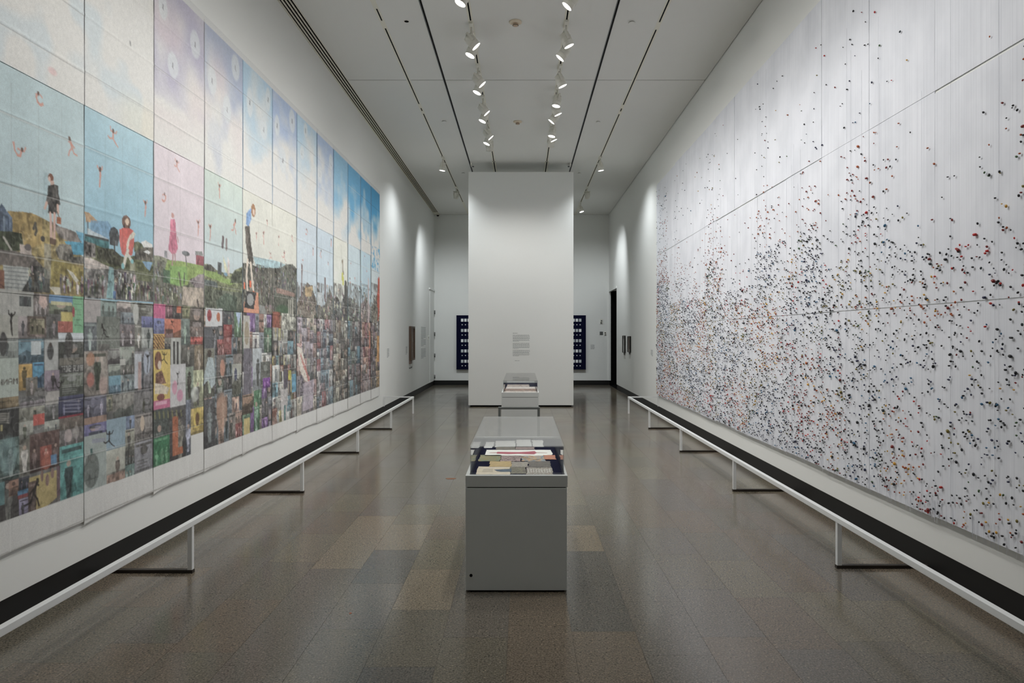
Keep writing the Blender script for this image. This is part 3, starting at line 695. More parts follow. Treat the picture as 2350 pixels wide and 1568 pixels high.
by, bz = by[keep], bz[keep]; NB = len(by)
hue = vnoise(by * 2.0 + 5, bz * 2.2, 4) * 0.75 + rng.random(NB) * 0.25
hue2 = vnoise(by * 2.7 + 9, bz * 2.9, 5) * 0.7 + rng.random(NB) * 0.3
bm_black = mat('bead_black', rgb(16, 17, 22), 0.35, var=0.3); bm_cols = [bm_black, mat('bead_dark_teal', rgb(30, 44, 48), 0.35, var=0.3), mat('bead_maroon', rgb(120, 30, 28), 0.4, var=0.3),
      mat('bead_rust', rgb(166, 84, 42), 0.4, var=0.3), mat('bead_olive', rgb(120, 108, 44), 0.4, var=0.3), mat('bead_ochre', rgb(200, 150, 50), 0.4, var=0.2),
      mat('bead_blue', rgb(44, 96, 130), 0.4, var=0.3), mat('bead_navy', rgb(28, 32, 66), 0.4, var=0.3), mat('bead_red', rgb(184, 38, 34), 0.4, var=0.2), mat('bead_green', rgb(66, 96, 60), 0.4, var=0.2)]
def bcol(i):
    u = random.random()
    a, b = hue[i], hue2[i]
    if bz[i] > 2.6 and bz[i] < 3.3: return 0 if u < 0.3 else (2 if u < 0.6 else 3)
    if a > 0.62: return 3 if u < 0.35 else (2 if u < 0.55 else (0 if u < 0.85 else 5))
    if a < 0.36: return 7 if u < 0.35 else (6 if u < 0.5 else 0)
    if b > 0.62: return 4 if u < 0.38 else (9 if u < 0.5 else (5 if u < 0.58 else 0))
    if b < 0.36: return 8 if u < 0.25 else (2 if u < 0.5 else 0)
    return 1 if u < 0.22 else (2 if u < 0.29 else (4 if u < 0.34 else 0))
random.seed(4)
# unit bead: a squashed octahedral lozenge with 12 faces round its long axis
def bead_arr(seg=6):
    v = [(0, -1, 0)]; 
    for yy, rr in ((-0.45, 0.85), (0.45, 0.85)):
        for i in range(seg): v.append((rr * math.cos(i * 2 * math.pi / seg), yy, rr * math.sin(i * 2 * math.pi / seg)))
    v.append((0, 1, 0)); f = []
    for i in range(seg):
        j = (i + 1) % seg
        f += [(0, 1 + j, 1 + i), (1 + i, 1 + j, 1 + seg + j), (1 + i, 1 + seg + j, 1 + seg + i), (1 + seg + i, 1 + seg + j, 1 + 2 * seg)]
    return np.array(v), np.array(f)
BV, BF = bead_arr(6)
sizes = rng.uniform(0.0060, 0.0108, NB) * np.where(rng.random(NB) < 0.07, 1.45, 1.0); asp = rng.uniform(0.52, 0.85, NB)
ang = rng.normal(0.5, 0.7, NB)
cidx = np.array([bcol(i) for i in range(NB)])
order = np.argsort(-(sizes / by))
bead_me = []
for m in bm_cols:
    me = bpy.data.meshes.new('bead'); me.from_pydata([tuple(v) for v in BV * np.array((0.85, 1, 0.72))], [], [tuple(int(i) for i in f) for f in BF]); me.materials.append(m)
    for p_ in me.polygons: p_.use_smooth = True
    bead_me.append(me)
for i in order[:300]:
    o = bpy.data.objects.new('bead', bead_me[cidx[i]]); COL.objects.link(o); o.parent = bw
    o.location = (-0.013, by[i] - 9.0, bz[i] - 0.39); o.rotation_euler = (ang[i], 0, 0); s_ = sizes[i]; o.scale = (s_, s_, s_)
rest = order[300:]; n = len(rest)
ca, sa = np.cos(ang[rest])[:, None], np.sin(ang[rest])[:, None]
Vx = BV[None, :, 0] * 0.85 * sizes[rest][:, None] - 0.013
vy = BV[None, :, 1] * sizes[rest][:, None]; vz = BV[None, :, 2] * (asp[rest] * sizes[rest])[:, None]
Vy = vy * ca - vz * sa + (by[rest] - 9.0)[:, None]; Vz = vy * sa + vz * ca + (bz[rest] - 0.39)[:, None]
VV = np.stack([Vx, Vy, Vz], -1).reshape(-1, 3).astype(np.float32)
FF = (BF[None] + (np.arange(n) * len(BV))[:, None, None]).reshape(-1, 3).astype(np.int32)
def mesh_np(name, V, Fc, mats, midx=None, smooth=True):
    me = bpy.data.meshes.new(name); k = Fc.shape[1]
    me.vertices.add(len(V)); me.vertices.foreach_set('co', V.astype(np.float32).ravel())
    me.loops.add(Fc.size); me.loops.foreach_set('vertex_index', Fc.astype(np.int32).ravel())
    me.polygons.add(len(Fc)); me.polygons.foreach_set('loop_start', (np.arange(len(Fc)) * k).astype(np.int32))
    me.polygons.foreach_set('loop_total', np.full(len(Fc), k, np.int32))
    for m in mats: me.materials.append(m)
    if midx is not None: me.polygons.foreach_set('material_index', midx.astype(np.int32))
    me.polygons.foreach_set('use_smooth', np.full(len(Fc), smooth, bool))
    me.update(); me.validate(); return me
me = mesh_np('bead_scatter', VV, FF, bm_cols, np.repeat(cidx[rest], len(BF)))
o = bpy.data.objects.new('bead_scatter', me); COL.objects.link(o); o.parent = bw; o['kind'] = 'stuff'
# vertical threads lying over the cloth and a fringe below it
nt_ = 90; ty = rng.uniform(3.3, 13.98, nt_); tb = np.where(rng.random(nt_) < 0.5, 0.36, rng.uniform(0.4, 2.2, nt_)); tt = np.minimum(tb + rng.uniform(0.5, 3.5, nt_), 4.6)
fy_ = rng.uniform(3.3, 13.98, 380); ty = np.r_[ty, fy_]; tb = np.r_[tb, 0.385 - rng.uniform(0.01, 0.035, 380)]; tt = np.r_[tt, np.full(380, 0.5)]
w_ = rng.uniform(0.0003, 0.0007, len(ty)); xo = rng.uniform(-0.008, -0.0045, len(ty))
V4 = np.zeros((len(ty), 8, 3), np.float32)
for j, (dx, dy, top) in enumerate(((-1, -1, 0), (-1, 1, 0), (1, 1, 0), (1, -1, 0), (-1, -1, 1), (-1, 1, 1), (1, 1, 1), (1, -1, 1))):
    V4[:, j, 0] = xo + dx * 0.0006; V4[:, j, 1] = ty - 9.0 + dy * w_; V4[:, j, 2] = np.where(top, tt, tb) - 0.39
FQ = np.array(((0, 1, 5, 4), (1, 2, 6, 5), (2, 3, 7, 6), (3, 0, 4, 7)))
FQ = (FQ[None] + (np.arange(len(ty)) * 8)[:, None, None]).reshape(-1, 4)
me = mesh_np('hanging_thread', V4.reshape(-1, 3), FQ, [mat('grey_thread', rgb(222, 224, 230), 0.8)], smooth=False)
o = bpy.data.objects.new('hanging_thread', me); COL.objects.link(o); o.parent = bw; o['kind'] = 'stuff'

# ------------------------------------------------------------------ printed fabric panels (left): the picture is painted into a buffer in wall metres
XP = -2.82            # plane of the prints
U0, U1, H0, H1, DU = 3.50, 13.56, 0.36, 4.50, 0.0028
NU, NH = int((U1 - U0) / DU), int((H1 - H0) / DU)
buf = np.zeros((NH, NU, 3), np.float32)
uu = U0 + (np.arange(NU) + 0.5) * DU; hh = H1 - (np.arange(NH) + 0.5) * DU
UU, HH = np.meshgrid(uu, hh)
def n2(su, sh, seed): return vnoise(UU * su, HH * sh, seed).astype(np.float32)
nA, nB, nC, nD, nV = n2(2.2, 2.2, 31), n2(6, 6, 32), n2(22, 20, 33), n2(70, 60, 34), n2(45, 7, 35)
EDG = [-39, 195, 354, 470, 558, 626, 682, 728, 766, 799, 828, 852, 872]
ue = [F * -XP / (CX - x) for x in EDG]
def um(px): return F * -XP / (CX - px)
def hm(px, py): return CAMH + (CY - py) * -XP / (CX - px)
def iu(u): return int(round((u - U0) / DU))
def ih(h): return int(round((H1 - h) / DU))
def sl(u0, u1, h0, h1):
    a, b = sorted((iu(u0), iu(u1))); c, d = sorted((ih(h1), ih(h0)))
    return slice(max(c, 0), min(d, NH)), slice(max(a, 0), min(b, NU))
def rectm(u0, u1, h0, h1, col, tex=0.0, alpha=1.0):
    s_ = sl(u0, u1, h0, h1); c = np.array(col, np.float32)
    if buf[s_].size == 0: return
    t_ = 1 + tex * ((nC[s_] - 0.5) * 1.0 + (nD[s_] - 0.5) * 0.6)[..., None]
    buf[s_] = buf[s_] * (1 - alpha) + c * t_ * alpha
def rect(x0, x1, y0, y1, col, tex=0.35, alpha=1.0):
    xm = (x0 + x1) / 2; rectm(um(x0), um(x1), hm(xm, y1), hm(xm, y0), col, tex, alpha)
def polym(pts, col, alpha=1.0, tex=0.0):
    us = [p[0] for p in pts]; hs = [p[1] for p in pts]
    s_ = sl(min(us) - DU, max(us) + DU, min(hs) - DU, max(hs) + DU)
    u, h = UU[s_], HH[s_]
    if u.size == 0: return
    ins = np.zeros(u.shape, bool); n = len(pts)
    for i in range(n):
        (xa, ya), (xb, yb) = pts[i], pts[(i + 1) % n]
        if ya == yb: continue
        ins ^= ((ya > h) != (yb > h)) & (u < (xb - xa) * (h - ya) / (yb - ya) + xa)
    c = np.array(col, np.float32) * (1 + tex * ((nC[s_] - 0.5) * .9 + 0.6 * (nB[s_] - .5) + 0.9 * (nD[s_] - 0.5))[..., None])
    a = (ins * alpha)[..., None]; buf[s_] = buf[s_] * (1 - a) + c * a
def poly(pts, col, alpha=1.0, tex=0.2): polym([(um(x), hm(x, y)) for x, y in pts], col, alpha, tex)
def ell(cx, cy, rx, ry, col, alpha=1.0, soft=0.0, tex=0.0):
    u0, h0 = um(cx), hm(cx, cy); ru = abs(um(cx + rx) - um(cx - rx)) / 2; rh = ry * -XP / (CX - cx)
    s_ = sl(u0 - ru * (1 + soft) - DU, u0 + ru * (1 + soft) + DU, h0 - rh * (1 + soft) - DU, h0 + rh * (1 + soft) + DU)
    d = np.sqrt(((UU[s_] - u0) / ru) ** 2 + ((HH[s_] - h0) / rh) ** 2)
    a = (np.clip((1 + soft - d) / max(soft, 0.05), 0, 1) * alpha)[..., None] if soft else ((d < 1) * alpha)[..., None]
    c = np.array(col, np.float32) * (1 + tex * ((nC[s_] - 0.5))[..., None])
    buf[s_] = buf[s_] * (1 - a) + c * a
def linem(p, w, col, alpha=1.0):
    for (ua, ha), (ub, hb) in zip(p, p[1:]):
        s_ = sl(min(ua, ub) - w, max(ua, ub) + w, min(ha, hb) - w, max(ha, hb) + w)
        u, h = UU[s_], HH[s_]
        if u.size == 0: continue
        L2 = (ub - ua) ** 2 + (hb - ha) ** 2 + 1e-9
        t_ = np.clip(((u - ua) * (ub - ua) + (h - ha) * (hb - ha)) / L2, 0, 1)
        d = np.hypot(u - ua - t_ * (ub - ua), h - ha - t_ * (hb - ha))
        a = (np.clip((w / 2 - d) / DU + 0.5, 0, 1) * alpha)[..., None]
        buf[s_] = buf[s_] * (1 - a) + np.array(col, np.float32) * a
def line(p, w, col, alpha=1.0): linem([(um(x), hm(x, y)) for x, y in p], w, col, alpha)
POSES = [  # unit figures: head, then limbs as polylines (x right, y up)
    ((0.0, 0.52), [[(0, .45), (0, .12), (-.05, .0)], [(0, .42), (-.3, .5), (-.34, .75)], [(0, .42), (.3, .45), (.42, .62)], [(-.05, .02), (-.4, -.1), (-.6, .02)], [(-.05, .02), (.25, -.25), (.55, -.45)]]),
    ((0.0, 0.45), [[(0, .38), (.05, .1), (.02, 0)], [(0, .36), (-.2, .5), (-.28, .62)], [(0, .36), (.2, .52), (.22, .7)], [(.02, 0), (0, -.35), (-.06, -.7)], [(.02, 0), (-.02, -.3), (-.04, -.62)]]),
    ((-.05, .45), [[(-.1, .38), (-.3, .1), (-.12, -.25), (.15, -.4)], [(-.1, .38), (.2, .4), (.4, .25)], [(.1, -.38), (.35, -.25), (.5, -.3)], [(.1, -.4), (.3, -.42), (.45, -.15)], [(-.12, .38), (-.35, .3)]]),
    ((.28, .1), [[(.22, .0), (.1, -.35), (-.15, -.4)], [(.22, 0), (.5, .05), (.62, .35)], [(.2, -.05), (-.1, .1), (-.15, .05)], [(-.15, -.4), (-.45, -.1), (-.5, .45)], [(-.15, -.4), (-.4, -.15), (-.62, .4)]]),
    ((-.15, .5), [[(-.1, .42), (.05, .12), (.1, -.02)], [(-.1, .4), (.1, .2), (.32, .05)], [(-.1, .4), (-.22, .3)], [(.1, -.02), (-.15, -.3), (-.25, -.6)], [(.1, 0), (.3, -.35), (.62, -.4)]])]
def fig(px, py, size, pose, col=(196, 138, 124), hair=(96, 72, 62), w=0.014, alpha=0.9, flip=1):
    """falling dancer about size px tall"""
    k = size * -XP / (CX - px); u0, h0 = um(px), hm(px, py); hd, limbs = POSES[pose % 5]
    w = max(w * k / 0.18, 0.006)
    for i, L in enumerate(limbs): linem([(u0 + flip * x * k * 0.62, h0 + y * k * 0.62) for x, y in L], w * (1.5 if i == 0 else 0.9), col, alpha)
    s_ = sl(u0 + flip * hd[0] * k * .62 - w, u0 + flip * hd[0] * k * .62 + w, h0 + hd[1] * k * .62 - w * 1.3, h0 + hd[1] * k * .62 + w * 1.3)
    linem([(u0 + flip * hd[0] * k * .62, h0 + hd[1] * k * .62 - w * 0.3), (u0 + flip * hd[0] * k * .62, h0 + hd[1] * k * .62 + w * 0.5)], w * 1.9, hair, alpha)
BAND1, BAND2, PTOP, PBOT = 3.085, 1.835, 4.385, 0.585
WHITE = np.array((208, 207, 202), np.float32)
upper = [((196, 204, 206), .9), ((198, 204, 206), .95), ((172, 168, 188), .42), ((162, 172, 194), .45), ((160, 190, 210), .42), ((156, 176, 208), .42), ((164, 194, 214), .38),
         ((156, 178, 210), .42), ((128, 180, 212), .36), ((90, 164, 210), .34), ((66, 152, 206), .28), ((50, 146, 202), .30)]
mid_t = [(172, 194, 198), (160, 194, 206), (210, 198, 204), (192, 206, 196), (210, 210, 198), (210, 210, 198), (190, 203, 213), (186, 202, 214), (214, 215, 202), (190, 208, 216), (178, 205, 220), (200, 212, 216)]
mid_b = [(172, 196, 202), (128, 178, 202), (206, 194, 202), (180, 198, 208), (204, 208, 200), (206, 208, 198), (186, 204, 214), (184, 204, 214), (206, 214, 206), (184, 206, 214), (180, 206, 216), (196, 212, 216)]
def grad(a, b, t_): return np.array(a, np.float32) * (1 - t_)[..., None] + np.array(b, np.float32) * t_[..., None]
for k in range(12):
    s_ = sl(ue[k], ue[k + 1], BAND1, H1); h = HH[s_]
    c, cov = upper[k]
    m_ = np.clip((nA[s_] * 0.55 + nB[s_] * 0.35 + nC[s_] * 0.06 + (4.38 - h) * 0.62 + cov - 1.02) * 2.2, 0, 1)
    buf[s_] = np.array(c, np.float32) * (1 - m_)[..., None] + WHITE * m_[..., None]
    if k in (2, 3): # rosy clouds
        mm = (np.clip((nA[s_] - 0.45) * 1.1, 0, 0.35) * np.clip(1.6 - abs(h - 3.75) * 2.4, 0, 1))[..., None]; buf[s_] = buf[s_] * (1 - mm) + np.array((206, 178, 182), np.float32) * mm
    if k in (0, 1):
        mm = np.clip((nB[s_] - 0.55) * 1.8, 0, 0.45)[..., None]; buf[s_] = buf[s_] * (1 - mm) + np.array((176, 198, 210), np.float32) * mm
        mm = np.clip((nA[s_] - 0.62) * 1.6, 0, 0.5)[..., None]; buf[s_] = buf[s_] * (1 - mm) + np.array((214, 208, 186), np.float32) * mm
    s_ = sl(ue[k], ue[k + 1], BAND2, BAND1); t_ = (BAND1 - HH[s_]) / (BAND1 - BAND2)
    buf[s_] = grad(mid_t[k], mid_b[k], t_) * (1 + 0.05 * (nB[s_] - 0.5) + 0.03 * (nC[s_] - .5))[..., None]
# pale halos round tiny ink figures in the upper sky
for x, y, rx, ry in ((398, 150, 11, 26), (449, 102, 10, 28), (375, 15, 9, 26), (488, 185, 9, 28), (541, 155, 8, 26), (522, 250, 8, 28), (574, 235, 6, 30), (616, 228, 5, 24), (606, 296, 7, 22),
                     (637, 288, 5, 22), (671, 278, 6, 24), (650, 368, 7, 26), (702, 300, 4, 16), (694, 350, 4, 14), (735, 400, 4, 18), (760, 372, 4, 16)):
    ell(x, y, rx, ry, (200, 206, 208), 0.75, 0.25); line([(x, y - 4), (x, y + 4)], 0.012, (96, 96, 100), 0.8); line([(x - 1.5, y + 3), (x + 1, y + 8)], 0.008, (120, 118, 120), 0.7)
ell(122, 164, 7, 6, (214, 168, 168), 0.6, 0.8); line([(300, 96), (301, 104)], 0.014, (110, 110, 108), 0.7)
# --- landscapes, panel by panel
def ground(k, pts_h, col, tex=0.5):
    """silhouette ground filling panel k down to the print's lower band"""
    n = len(pts_h); pts = [(ue[k] + (ue[k + 1] - ue[k]) * i / (n - 1), h) for i, h in enumerate(pts_h)]
    polym(pts + [(ue[k + 1], BAND2), (ue[k], BAND2)], col, 1.0, tex)
def person(u, h, H, body, skin=(190, 160, 144), alpha=.9):
    """tiny standing figure, feet at h, height H"""
    w = H * 0.16
    polym([(u - w * .45, h), (u - w * .75, h + H * .45), (u - w * 1.15, h + H * .62), (u - w * .9, h + H * .82), (u + w * .9, h + H * .82), (u + w * 1.15, h + H * .6), (u + w * .7, h + H * .42), (u + w * .5, h)], body, alpha, .5)
    ellm(u, h + H * .91, w * .55, H * .085, skin, alpha)
def crowd(x0, x1, y0, y1, dark=(70, 70, 66), light=(176, 176, 168), seed=0, n=26, wv=7):
    xm = (x0 + x1) / 2; r_ = random.Random(seed); u0, u1, h0, h1 = um(x0), um(x1), hm(xm, y1), hm(xm, y0)
    s_ = sl(u0, u1, h0, h1); m_ = np.clip((nV[s_] * .6 + nC[s_] * .5 - .42) * 3, 0, 1)[..., None] * .75
    c = np.array(dark, np.float32) * (1 - nD[s_] * .25)[..., None] + np.array(light, np.float32) * 0.18
    buf[s_] = buf[s_] * (1 - m_) + c * m_
    for i in range(n):
        t_ = i / n; u = r_.uniform(u0, u1); h = h1 - 0.02 - (h1 - h0) * (t_ ** .9) - 0.03; c = dark if r_.random() < 0.66 else light
        c = tuple(v + r_.uniform(-22, 22) for v in c); H = r_.uniform(0.05, 0.085) * (0.7 + .6 * t_)
        if h < h0 or h + H > h1 + .01: continue
        person(u, h, H, c, (168, 146, 132) if r_.random() < .6 else c, .85)
def photo(u0, u1, h0, h1, base, r_, amt=1.0):
    """a magazine picture: soft light from one side, a darker ground, one or more people or a still life"""
    w, h = u1 - u0, h1 - h0
    if w < 0.05 or h < 0.06: return
    s_ = sl(u0, u1, h0, h1)
    if buf[s_].size == 0: return
    g_ = (HH[s_] - h0) / h; buf[s_] *= (0.90 + 0.2 * g_ + 0.10 * (nV[s_] - .5))[..., None]
    gy = h0 + h * r_.uniform(.15, .4); b = np.array(base, float)
    rectm(u0, u1, h0, gy, tuple(b * r_.uniform(.62, .85)), .35, .8)
    q_ = r_.random(); lum = b.mean(); alt = tuple(np.clip(b * (.45 if lum > 110 else 1.65) + np.array([r_.uniform(-14, 14) for _ in range(3)]), 24, 208)); am_ = sum(alt) / 3; alt = tuple(am_ + (v - am_) * .55 for v in alt)
    if q_ < .62:
        n_ = 1 if w < h * .9 else r_.choice((1, 2, 3))
        for i in range(n_):
            H = h * r_.uniform(.6, .85) if n_ == 1 else h * r_.uniform(.45, .7); H = min(H, w * 2.6)
            person(u0 + w * (i + .5 + r_.uniform(-.15, .15)) / n_, h0 + h * r_.uniform(.02, .12), H, alt, (182, 152, 136) if r_.random() < .7 else alt, .85)
    elif q_ < .78: ellm(u0 + w * .5, h0 + h * .58, w * .24, h * .26, (184, 156, 140), .75); ellm(u0 + w * .5, h0 + h * .72, w * .28, h * .16, alt, .7); rectm(u0 + w * .2, u0 + w * .8, h0, h0 + h * .25, alt, .3, .8)
    elif q_ < .9:
        for z_ in range(5): linem([(u0 + w * .12, h0 + h * (.12 + z_ * .09)), (u0 + w * r_.uniform(.6, .88), h0 + h * (.12 + z_ * .09))], .006, alt, .6)
        ellm(u0 + w * .5, h0 + h * .75, w * .2, h * .13, alt, .7)
    else:
        polym([(u0, gy), (u0 + w * .3, gy + h * .2), (u0 + w * .55, gy + h * .08), (u1, gy + h * .28), (u1, h0), (u0, h0)], alt, .6, .5)
    if r_.random() < .35: rectm(u0 + w * .08, u1 - w * .08, h1 - h * .13, h1 - h * .06, alt, .1, .7)
def ellm(u0, h0, ru, rh, col, alpha):
    s_ = sl(u0 - ru, u0 + ru, h0 - rh, h0 + rh)
    if buf[s_].size == 0: return
    d = ((UU[s_] - u0) / ru) ** 2 + ((HH[s_] - h0) / rh) ** 2; a = (np.clip((1.05 - d) * 6, 0, 1) * alpha)[..., None]
    buf[s_] = buf[s_] * (1 - a) + np.array(col, np.float32) * a
# panel 1: hill, blue hut, sea, roofs
poly([(20, 484), (50, 486), (75, 489), (100, 500), (118, 510), (140, 528), (160, 556), (195, 592), (195, 684), (0, 674), (0, 540)], (142, 124, 76), 1, 0.5)
poly([(20, 484), (50, 486), (75, 489), (100, 500), (100, 560), (60, 575), (30, 540)], (168, 138, 78), 0.8, 0.3)
poly([(118, 505), (140, 520), (165, 528), (180, 536), (192, 556), (165, 556), (140, 545)], (122, 114, 108), 1, 0.6)
poly([(176, 530), (196, 535), (196, 560), (186, 552)], (96, 160, 190)); poly([(150, 553), (196, 557), (196, 586), (170, 584)], (74, 150, 182), 1, .2)
poly([(140, 560), (165, 562), (172, 590), (196, 588), (196, 606), (140, 600), (130, 575)], (96, 92, 84), 1, 0.8)
poly([(0, 478), (6, 466), (18, 484), (31, 500), (32, 533), (0, 532)], (84, 102, 126), 1, 0.5); line([(4, 500), (4, 530)], .01, (60, 74, 98)); line([(12, 498), (13, 530)], .01, (110, 130, 150)); line([(22, 500), (23, 530)], .01, (60, 74, 98))
poly([(0, 530), (36, 532), (54, 536), (54, 545), (60, 575), (30, 578), (0, 575)], (62, 70, 50), 1, 0.6); line([(12, 545), (29, 573)], .014, (168, 164, 152))
poly([(0, 572), (50, 578), (75, 584), (100, 610), (100, 618), (0, 608)], (104, 96, 90), 1, 0.5); poly([(48, 560), (62, 562), (75, 572), (75, 586), (50, 582)], (186, 170, 160), 1, .3); ell(67, 568, 8, 8, (98, 90, 88))
poly([(10, 608), (70, 614), (76, 640), (60, 668), (14, 666)], (160, 164, 160), 1, 0.2)
for j in range(6): line([(12, 613 + 9 * j), (68, 618 + 9 * j)], 0.006, (108, 114, 114), .8)
rect(0, 12, 620, 666, (116, 74, 58)); poly([(70, 610), (100, 612), (118, 625), (118, 672), (52, 670), (68, 640)], (70, 70, 66), 1, 0.8); crowd(70, 118, 612, 670, seed=1, n=26)
poly([(120, 592), (160, 600), (195, 622), (195, 660), (120, 660)], (152, 136, 72), 1, 0.5); rect(104, 120, 560, 640, (120, 118, 108), .6, .7)
crowd(140, 193, 632, 676, (66, 62, 64), (196, 190, 186), 2, 34); poly([(155, 617), (170, 626), (184, 645), (176, 648)], (196, 192, 176)); poly([(115, 658), (140, 660), (142, 676), (130, 676)], (196, 190, 170))
line([(80, 525), (84, 513), (87, 530), (84, 538)], 0.02, (74, 70, 60)); ell(101, 548, 5, 7, (66, 62, 56))
# woman in the black dress
poly([(103, 395), (112, 398), (112, 500), (100, 490)], (150, 178, 186), .5)
ell(119, 408, 6.5, 9.5, (120, 78, 62)); ell(116, 411, 3, 6, (206, 172, 158)); poly([(118, 415), (126, 416), (128, 426), (119, 426)], (206, 172, 158))
poly([(113, 426), (127, 423), (136, 426), (137, 445), (141, 470), (134, 473), (132, 492), (113, 489), (114, 470), (108, 465), (111, 448)], (74, 69, 65), .92, 0.9)
line([(110, 466), (106, 478)], .02, (204, 168, 152)); line([(135, 472), (136, 488)], .02, (204, 168, 152)); line([(134, 486), (139, 500)], .006, (96, 66, 50)); rect(133, 143, 499, 514, (158, 92, 62))
line([(118.5, 490), (120, 520), (121, 546)], .021, (208, 170, 156)); line([(128, 491), (128, 520), (127.5, 550)], .021, (206, 166, 150)); rect(117, 124, 545, 560, (88, 66, 56), .2, .9); rect(124, 131, 549, 562, (88, 66, 56), .2, .9)
# panel 2
poly([(196, 486), (206, 488), (228, 509), (228, 512), (200, 510)], (178, 146, 112)); line([(204, 510), (205, 590)], .012, (96, 104, 110))
poly([(210, 506), (250, 508), (270, 540), (250, 552), (210, 535)], (112, 154, 190), .8, .2); poly([(204, 524), (215, 530), (250, 548), (250, 556), (204, 540)], (196, 204, 206), .8)
poly([(197, 540), (215, 542), (252, 552), (252, 572), (197, 560)], (58, 108, 112), 1, .5); poly([(197, 536), (252, 550), (252, 555), (197, 541)], (66, 70, 70))
poly([(196, 556), (222, 562), (250, 574), (290, 592), (355, 575), (355, 650), (250, 630), (196, 600)], (88, 92, 62), 1, .7)
poly([(196, 552), (222, 560), (222, 592), (196, 590)], (96, 92, 88), 1, 1.3); poly([(225, 568), (262, 572), (282, 590), (280, 612), (230, 600)], (66, 66, 50), 1, .8)
poly([(252, 535), (256, 524), (264, 520), (272, 528), (277, 545), (272, 565), (254, 562)], (74, 78, 80), 1, .7); line([(264, 555), (266, 585)], .012, (62, 58, 56))
poly([(308, 556), (318, 554), (328, 560), (333, 574), (310, 578)], (86, 90, 66), 1, .6); poly([(325, 556), (336, 552), (352, 562), (352, 568), (332, 568)], (206, 206, 200)); poly([(330, 568), (355, 568), (355, 600), (310, 596), (312, 578)], (84, 80, 72), 1, .9)
poly([(331, 578), (340, 574), (347, 580), (343, 584)], (206, 208, 206)); poly([(328, 600), (352, 602), (345, 622), (338, 616)], (112, 148, 178)); rect(300, 312, 602, 622, (150, 150, 128), .3, .8)
poly([(196, 591), (212, 592), (262, 618), (252, 634), (196, 614)], (176, 164, 156), 1, .4); poly([(196, 616), (262, 618), (355, 640), (355, 694), (196, 684)], (112, 110, 106), 1, .9)
poly([(252, 612), (263, 616), (266, 686), (246, 684), (250, 650)], (122, 164, 166), 1, .3); crowd(198, 246, 626, 682, (84, 78, 78), (150, 156, 156), 3, 36); crowd(264, 312, 618, 690, (62, 62, 60), (206, 206, 202), 4, 60); crowd(312, 353, 645, 692, (66, 64, 60), (142, 136, 120), 5, 44)
rect(262, 268, 668, 686, (74, 104, 146)); rect(314, 350, 624, 645, (98, 104, 74), .5)
ell(292, 510, 10, 16, (120, 92, 80)); ell(294, 509, 4.5, 8, (216, 190, 166)); poly([(284, 520), (288, 512), (290, 528)], (76, 58, 54)); poly([(297, 512), (300, 524), (296, 528)], (76, 58, 54))
poly([(276, 527), (284, 523), (300, 524), (309, 530), (310, 548), (309, 565), (305, 586), (297, 588), (293, 570), (289, 588), (282, 583), (277, 560)], (206, 96, 88), 1, .12)
poly([(308, 531), (313, 537), (309, 546), (300, 552), (297, 570), (292, 572), (293, 556), (300, 540)], (206, 198, 182)); line([(296, 575), (290, 592), (286, 610)], .030, (206, 200, 184)); line([(297, 586), (304, 600)], .026, (204, 204, 190)); ell(284, 611, 3.5, 7, (120, 184, 188)); ell(305, 600, 3.5, 5, (120, 184, 188))
# panel 3
poly([(355, 586), (370, 588), (385, 594), (392, 597), (420, 600), (470, 611), (470, 712), (355, 704)], (108, 110, 92), 1, .6)
poly([(386, 597), (420, 600), (470, 611), (470, 628), (438, 640), (432, 655), (390, 650), (380, 620)], (140, 166, 88), 1, .2); poly([(392, 610), (430, 612), (432, 640), (420, 658), (392, 652), (386, 630)], (128, 176, 92), .8, .2)
poly([(436, 645), (458, 630), (471, 630), (471, 662), (450, 660)], (138, 126, 128), 1, .4); poly([(422, 658), (470, 662), (470, 706), (420, 700)], (168, 154, 138), 1, .35); crowd(357, 420, 655, 700, (92, 90, 84), (178, 178, 170), 6, 60); crowd(357, 384, 600, 655, (96, 98, 92), (150, 150, 144), 7, 20); rect(376, 392, 620, 650, (74, 104, 78), .4, .9)
line([(412, 626), (415, 645), (417, 658)], .02, (92, 82, 74)); line([(425, 628), (424, 650)], .02, (88, 92, 78)); line([(428, 672), (432, 690)], .05, (196, 180, 168), .4); line([(455, 690), (458, 706)], .03, (84, 76, 70))
ell(398, 495, 3, 6, (190, 140, 132)); poly([(393, 503), (403, 503), (405, 515), (406, 540), (410, 570), (405, 582), (397, 584), (388, 573), (391, 545), (392, 520)], (196, 112, 134), 1, .25)
line([(399, 583), (398, 598), (397, 608)], .018, (176, 130, 134)); line([(403, 583), (404, 600)], .018, (176, 130, 134)); line([(409, 545), (411, 556)], .012, (176, 130, 134))
ell(428, 582, 9, 5.5, (104, 108, 110), 1, 0, .6); line([(427, 586), (429, 600), (430, 608)], .016, (108, 104, 104)); rect(451, 469, 587, 600, (150, 80, 88), .3); rect(451, 469, 597, 609, (150, 82, 90), .5); poly([(450, 576), (466, 577), (468, 588), (450, 585)], (128, 130, 128)); rect(379, 386, 576, 592, (140, 140, 144), .4)
